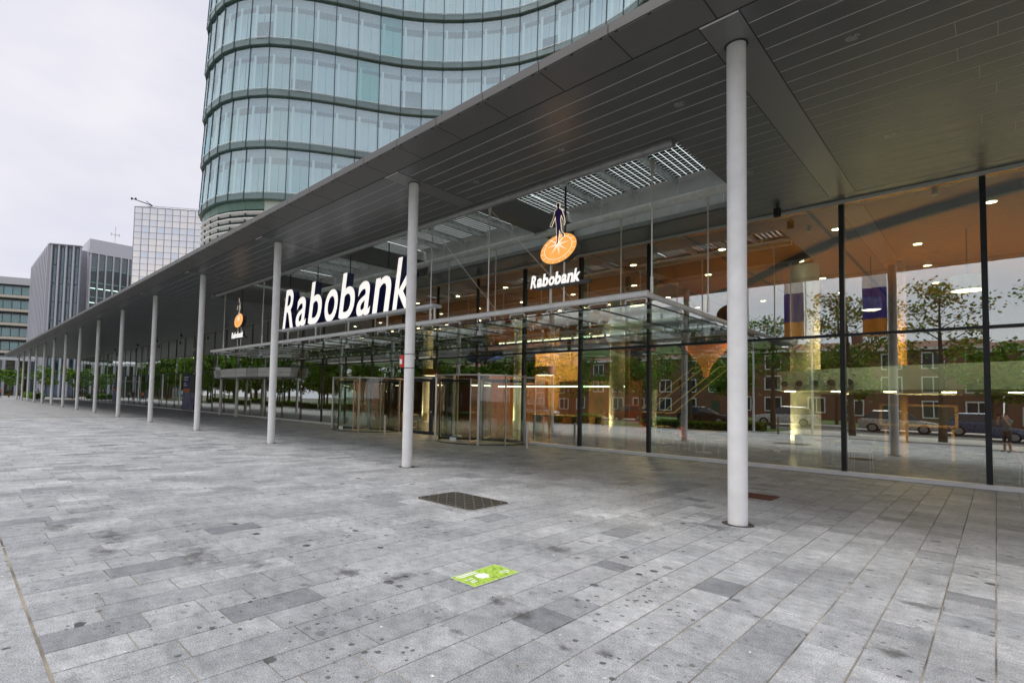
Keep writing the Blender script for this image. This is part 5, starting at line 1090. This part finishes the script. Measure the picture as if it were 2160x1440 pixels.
# ------------------------------------------------------------------ brick houses across the street
BRICK = bpy.data.materials.new('brick'); t, n, l = nodes(BRICK)
out = n('ShaderNodeOutputMaterial'); b_ = n('ShaderNodeBsdfPrincipled'); b_.inputs['Roughness'].default_value = 0.85; l(b_.outputs[0], out.inputs[0])
tc_ = n('ShaderNodeTexCoord'); mp_ = n('ShaderNodeMapping'); mp_.inputs['Rotation'].default_value = (R(90), 0, 0); l(tc_.outputs['Object'], mp_.inputs['Vector']); bt = n('ShaderNodeTexBrick'); l(mp_.outputs[0], bt.inputs['Vector'])
bt.inputs['Scale'].default_value = 4.0; bt.inputs['Color1'].default_value = (0.24, 0.085, 0.045, 1); bt.inputs['Color2'].default_value = (0.17, 0.065, 0.04, 1); bt.inputs['Mortar'].default_value = (0.30, 0.26, 0.22, 1); l(bt.outputs['Color'], b_.inputs['Base Color'])
ROOFT = mat('roof_tiles', (0.16, 0.07, 0.045), 0.8, var=0.3, scale=3); WGL = mat('window_dark', (0.05, 0.06, 0.07), 0.08, var=0.3)
wf = None
for hN in range(6):
    xa = 16.5 - 15.6 * (hN + 1); xb = xa + 15.4; y1 = -35.0 - (0.8 if hN % 2 else 0)
    hs = thing('brick_house', ((xa + xb) / 2, y1, 0), ['brick house row section with white windows opposite the pane corner', 'brick house row section facing the tallest column', 'brick house row section facing the orange disc sign', 'brick house row section facing the revolving doors', 'brick house row section facing the large letters', 'brick house row section at the leafy far end'][hN], 'house', 'row of brick houses across the street')
    MB().box(xa, xb, y1 - 8, y1, -0.05, 7.5).build('wall', BRICK, hs)
    MB().hexa([(xa - .1, y1 + .4, 7.51), (xb + .1, y1 + .4, 7.51), (xb + .1, y1 - 8.4, 7.51), (xa - .1, y1 - 8.4, 7.51)], [(xa - .1, y1 - 3.6, 8.5), (xb + .1, y1 - 3.6, 8.5), (xb + .1, y1 - 4.4, 8.5), (xa - .1, y1 - 4.4, 8.5)]).build('roof', ROOFT, hs)
    MB().box(xa, xb, y1 + .05, y1 + .42, 7.3, 7.505).build('gutter', WHITE, hs)
    for f in range(3):
        for k in range(5):
            xw, zw = xa + 1.75 + 2.95 * k, 0.80 + 2.35 * f
            if f == 0 and k == 2:
                dr = MB().box(xw - .5, xw + .5, y1 + .002, y1 + .05, 0.0, 2.2).build('door', mat('door_green', (0.04, 0.10, 0.07), 0.5, var=0.1) if 'door_green' not in bpy.data.materials else bpy.data.materials['door_green'], hs); continue
            w_ = MB().box(xw - .72, xw + .72, y1 + .002, y1 + .03, zw, zw + 1.5).build('window', WGL, hs)
            b = MB()
            for x0, x1, z0, z1 in ((xw - .80, xw - .70, zw - .05, zw + 1.58), (xw + .70, xw + .80, zw - .05, zw + 1.58), (xw - .70, xw + .70, zw - .05, zw + .06), (xw - .70, xw + .70, zw + 1.46, zw + 1.58), (xw - .04, xw + .04, zw + .06, zw + 1.46)): b.box(x0, x1, y1 + .004, y1 + .10, z0, z1)
            b.build('frame', WHITE, w_)
    MB().box(xa + 4, xa + 4.9, y1 - 4.6, y1 - 3.6, 8.2, 9.4).build('chimney', BRICK, hs)

# ------------------------------------------------------------------ parked cars
TYRE = mat('tyre', (0.015, 0.015, 0.016), 0.8, var=0.2); RIM = mat('rim', (0.45, 0.46, 0.48), 0.35, metal=0.8, var=0.1); CGL = mat('car_window', (0.02, 0.025, 0.03), 0.06, var=0.2); HLM = mat('headlight', (0.8, 0.82, 0.85), 0.15, var=0.05); TLM = mat('tail_light', (0.5, 0.02, 0.02), 0.3, var=0.1)
def car(x, y, flip, paint, label):
    t = thing('parked_car', (x, y, 0.0), label, 'car', 'cars parked along the street'); s = -1 if flip else 1
    pm_ = mat('paint_' + label.split()[0], paint, 0.28, metal=0.3, var=0.04, coat=0.6) if ('paint_' + label.split()[0]) not in bpy.data.materials else bpy.data.materials['paint_' + label.split()[0]]
    low = [(-2.05, 0.32), (-1.95, 0.22), (1.95, 0.22), (2.10, 0.35), (2.08, 0.62), (1.95, 0.74), (1.05, 0.90), (-1.85, 0.95), (-2.08, 0.80)]
    cab = [(-1.80, 0.93), (-1.62, 1.28), (-1.20, 1.44), (0.05, 1.46), (0.45, 1.36), (1.15, 0.90)]
    z_ = -0.02
    MB().prism([(s * p[0], p[1] + z_) for p in low], (x, y - 0.86, 0), (1, 0, 0), (0, 0, 1), (0, 1, 0), 1.72).build('body', pm_, t, bevel=0.06, smooth=True)
    b = MB(); n = len(cab); A = [Vector((x + s * p[0], y - (0.82 if p[1] < 1 else 0.64), p[1] + z_)) for p in cab]; B = [Vector((v.x, 2 * y - v.y, v.z)) for v in A]
    b.add(A + B, [tuple(range(n)), tuple(range(2 * n - 1, n - 1, -1))] + [(k, n + k, n + (k + 1) % n, (k + 1) % n) for k in range(n)]); b.build('cabin', CGL, t, bevel=0.03, smooth=True)
    b = MB(); b.hexa([(x + s * -1.30, y - .64, 1.43), (x + s * 0.15, y - .64, 1.45), (x + s * .15, y + .64, 1.45), (x + s * -1.30, y + .64, 1.43)], [(x + s * -1.22, y - .60, 1.465), (x + s * 0.08, y - .60, 1.48), (x + s * .08, y + .60, 1.48), (x + s * -1.22, y + .60, 1.465)]); b.build('roof', pm_, t)
    for wx in (-1.28, 1.30):
        for sy in (-1, 1):
            c = Vector((x + s * wx, y + sy * 0.80, 0.29)); w_ = MB().cyl(c - Vector((0, .1 * sy, 0)), c + Vector((0, .09 * sy, 0)), 0.31, n=22).build('wheel', TYRE, t, smooth=True)
            MB().cyl(c + Vector((0, .091 * sy, 0)), c + Vector((0, .105 * sy, 0)), 0.20, n=16).build('rim', RIM, w_)
    for sy in (-1, 1):
        MB().box(min(x + s * 1.98, x + s * 2.10), max(x + s * 1.98, x + s * 2.10), y + sy * .62 - .18, y + sy * .62 + .18, 0.58, 0.70).build('headlight', HLM, t); MB().box(min(x - s * 2.09, x - s * 2.0), max(x - s * 2.09, x - s * 2.0), y + sy * .66 - .14, y + sy * .66 + .14, 0.68, 0.84).build('tail_light', TLM, t)
for x, y, fl, p_, lab in ((-4.6, -14.9, False, (0.60, 0.58, 0.52), 'silver car parked by the kerb opposite the tallest column'), (-0.4, -14.9, False, (0.08, 0.12, 0.22), 'slate-blue car parked by the kerb opposite the pale path'), (-16.8, -14.9, False, (0.02, 0.02, 0.024), 'black car parked by the kerb opposite the revolving door'), (-23.5, -14.8, True, (0.30, 0.03, 0.03), 'red car parked by the kerb opposite the double doors'), (-11.0, -14.9, True, (0.75, 0.76, 0.78), 'white car parked by the kerb opposite the orange disc sign'), (5.2, -14.9, True, (0.20, 0.22, 0.24), 'graphite car parked by the kerb at the path end'), (-34.0, -14.9, False, (0.70, 0.72, 0.75), 'pearl car parked by the kerb opposite the large letters'), (-42.0, -14.9, False, (0.05, 0.12, 0.40), 'cobalt car parked by the kerb under the dense tree row')):
    car(x, y, fl, p_, lab)

# ------------------------------------------------------------------ people
SKIN = mat('skin', (0.50, 0.29, 0.20), 0.5, var=0.08); HAIRM = mat('hair', (0.06, 0.04, 0.03), 0.7, var=0.2)
def skinned(verts, edges, root=0):
    me = bpy.data.meshes.new('p'); me.from_pydata([v[0] for v in verts], edges, []); ob = bpy.data.objects.new('p', me); col.objects.link(ob)
    md = ob.modifiers.new('s', 'SKIN'); sv_ = me.skin_vertices[0].data if me.skin_vertices else None
    if sv_ is None:
        me.attributes.new; bm = bmesh.new(); bm.from_mesh(me); bm.verts.layers.skin.verify(); bm.to_mesh(me); bm.free(); sv_ = me.skin_vertices[0].data
    for i, v in enumerate(verts): sv_[i].radius = v[1]; sv_[i].use_root = (i == root)
    ob.modifiers.new('u', 'SUBSURF').levels = 2
    dg = bpy.context.evaluated_depsgraph_get(); dg.update(); out = bpy.data.meshes.new_from_object(ob.evaluated_get(dg)); bpy.data.objects.remove(ob); return out
def person(x, y, rz, shirt, legs_m, label, pose='walk', shorts=False):
    t = thing('person', (x, y, 0), label, 'person'); V = []; E = []
    def v(p, r): V.append((p, (r[0], r[1]) if isinstance(r, tuple) else (r, r))); return len(V) - 1
    st = 0.16 if pose == 'walk' else 0.0
    pel = v((0, 0, 0.95), (0.155, 0.11)); wst = v((0, 0.0, 1.12), (0.14, 0.10)); chs = v((0, 0.0, 1.33), (0.165, 0.11)); nk = v((0, 0.0, 1.49), (0.065, 0.065)); hd = v((0, 0.02, 1.60), (0.075, 0.085)); tp = v((0, 0.015, 1.70), (0.07, 0.08))
    E += [(pel, wst), (wst, chs), (chs, nk), (nk, hd), (hd, tp)]
    for s in (-1, 1):
        hp = v((0.10 * s, 0, 0.88), 0.095); kn = v((0.115 * s, st * s * 0.8 + 0.02, 0.48), 0.062); an = v((0.12 * s, st * s * 1.2, 0.09), 0.042); toe = v((0.14 * s, st * s * 1.2 + 0.15, 0.045), (0.045, 0.03)); E += [(pel, hp), (hp, kn), (kn, an), (an, toe)]
        sh = v((0.20 * s, 0, 1.40), 0.065)
        if pose == 'photo': el = v((0.27 * s, 0.13, 1.20), 0.045); wr = v((0.10 * s, 0.24, 1.54), 0.034); hn = v((0.06 * s, 0.25, 1.60), 0.036)
        else: el = v((0.25 * s, -0.10 * s * st * 5, 1.13), 0.043); wr = v((0.25 * s, 0.08 - 0.1 * s * st * 5, 0.90), 0.032); hn = v((0.25 * s, 0.10 - .1 * s * st * 5, 0.82), (0.03, 0.04))
        E += [(chs, sh), (sh, el), (el, wr), (wr, hn)]
        if pose == 'photo':
            for q in range(4): f0 = v((0.055 * s, 0.285, 1.635 - 0.02 * q), 0.009); f1 = v((0.02 * s, 0.30, 1.64 - 0.02 * q), 0.008); E += [(hn, f0), (f0, f1)]
    me = skinned(V, E)
    for m in (SKIN, shirt, legs_m, BLACK): me.materials.append(m)
    for p in me.polygons:
        c = p.center; p.use_smooth = True
        arm = abs(c.x) > 0.215 or (pose == 'photo' and c.y > 0.10 and c.z > 1.02 and abs(c.x) > 0.03)
        if c.z < 0.08: k = 3
        elif c.z < (0.95 if not arm else 0): k = 2 if (c.z > 0.46 or not shorts) else 0
        elif c.z > 1.47 and abs(c.x) < 0.12 and not (arm and c.y > .12): k = 0
        elif arm and (c.z < 1.22 or c.y > 0.13): k = 0
        else: k = 1
        p.material_index = k
    o = link_mesh('body', me, t); 
    b = MB(); b.cyl((0, 0.0, 1.655), (0, 0.0, 1.735), 0.088, 0.06, n=14); b.cyl((0, -0.03, 1.58), (0, -0.02, 1.66), 0.075, 0.085, n=14); hm = b.mesh('hair', HAIRM, None, smooth=True); link_mesh('hair', hm, t)
    b = MB(); b.cyl((0, 0.095, 1.60), (0, 0.118, 1.592), 0.016, 0.010, n=8); link_mesh('nose', b.mesh('nose', SKIN, None, smooth=True), t)
    t.rotation_euler = (0, 0, rz); return t
bx, by = 0.40, -0.365
ph = person(bx, by, math.atan2(0.737, 0.675), mat('olive_shirt', (0.16, 0.17, 0.16), 0.85, var=0.1), mat('brown_shorts', (0.06, 0.05, 0.045), 0.85, var=0.1), 'person in olive shirt and brown shorts holding a camera up to the face', 'photo', True)
cb = thing('photo_camera', (bx - 0.737 * 0.30, by + 0.675 * 0.30, 1.62), 'black photo camera held up by the person in the olive shirt', 'camera'); cb.rotation_euler = (0, 0, math.atan2(0.737, 0.675))
link_mesh('camera_body', MB().box(-0.065, 0.065, -0.03, 0.03, -0.04, 0.05).mesh('camera_body', BLACK), cb); link_mesh('lens_barrel', MB().cyl((0, 0.03, 0), (0, 0.09, 0), 0.035, n=16).mesh('lens_barrel', BLACK, None, smooth=True), cb)
person(-108.5, 6.6, 1.2, mat('orange_jacket', (0.50, 0.13, 0.04), 0.8, var=0.1), mat('dark_trousers', (0.03, 0.03, 0.04), 0.8, var=0.1), 'person in an orange jacket walking past the last canopy column')
person(-104.0, 8.9, -0.4, mat('dark_coat', (0.03, 0.03, 0.035), 0.8, var=0.1), bpy.data.materials['dark_trousers'], 'person in a dark coat walking beneath the far end of the canopy')
person(-99.5, 10.6, 2.2, mat('white_shirt', (0.7, 0.7, 0.7), 0.8, var=0.05), bpy.data.materials['dark_trousers'], 'person in a white shirt walking between the last columns')
# slim street posts seen mirrored along the kerb
for k in range(9):
    x = -3.0 - 5.3 * k; lp = thing('kerb_post', (x, -1.25, 0), 'slim grey kerb post on the border slabs', 'post', 'kerb posts on the border slabs')
    MB().cyl((x, -1.25, 0), (x, -1.25, 0.95), 0.05, n=12).build('shaft', mat('post_grey', (0.20, 0.17, 0.12), 0.5, var=0.15) if k == 0 else bpy.data.materials['post_grey'], lp, smooth=True); MB().cyl((x, -1.25, 0.95), (x, -1.25, 0.97), 0.055, n=12).build('cap', DARKSTEEL, lp)
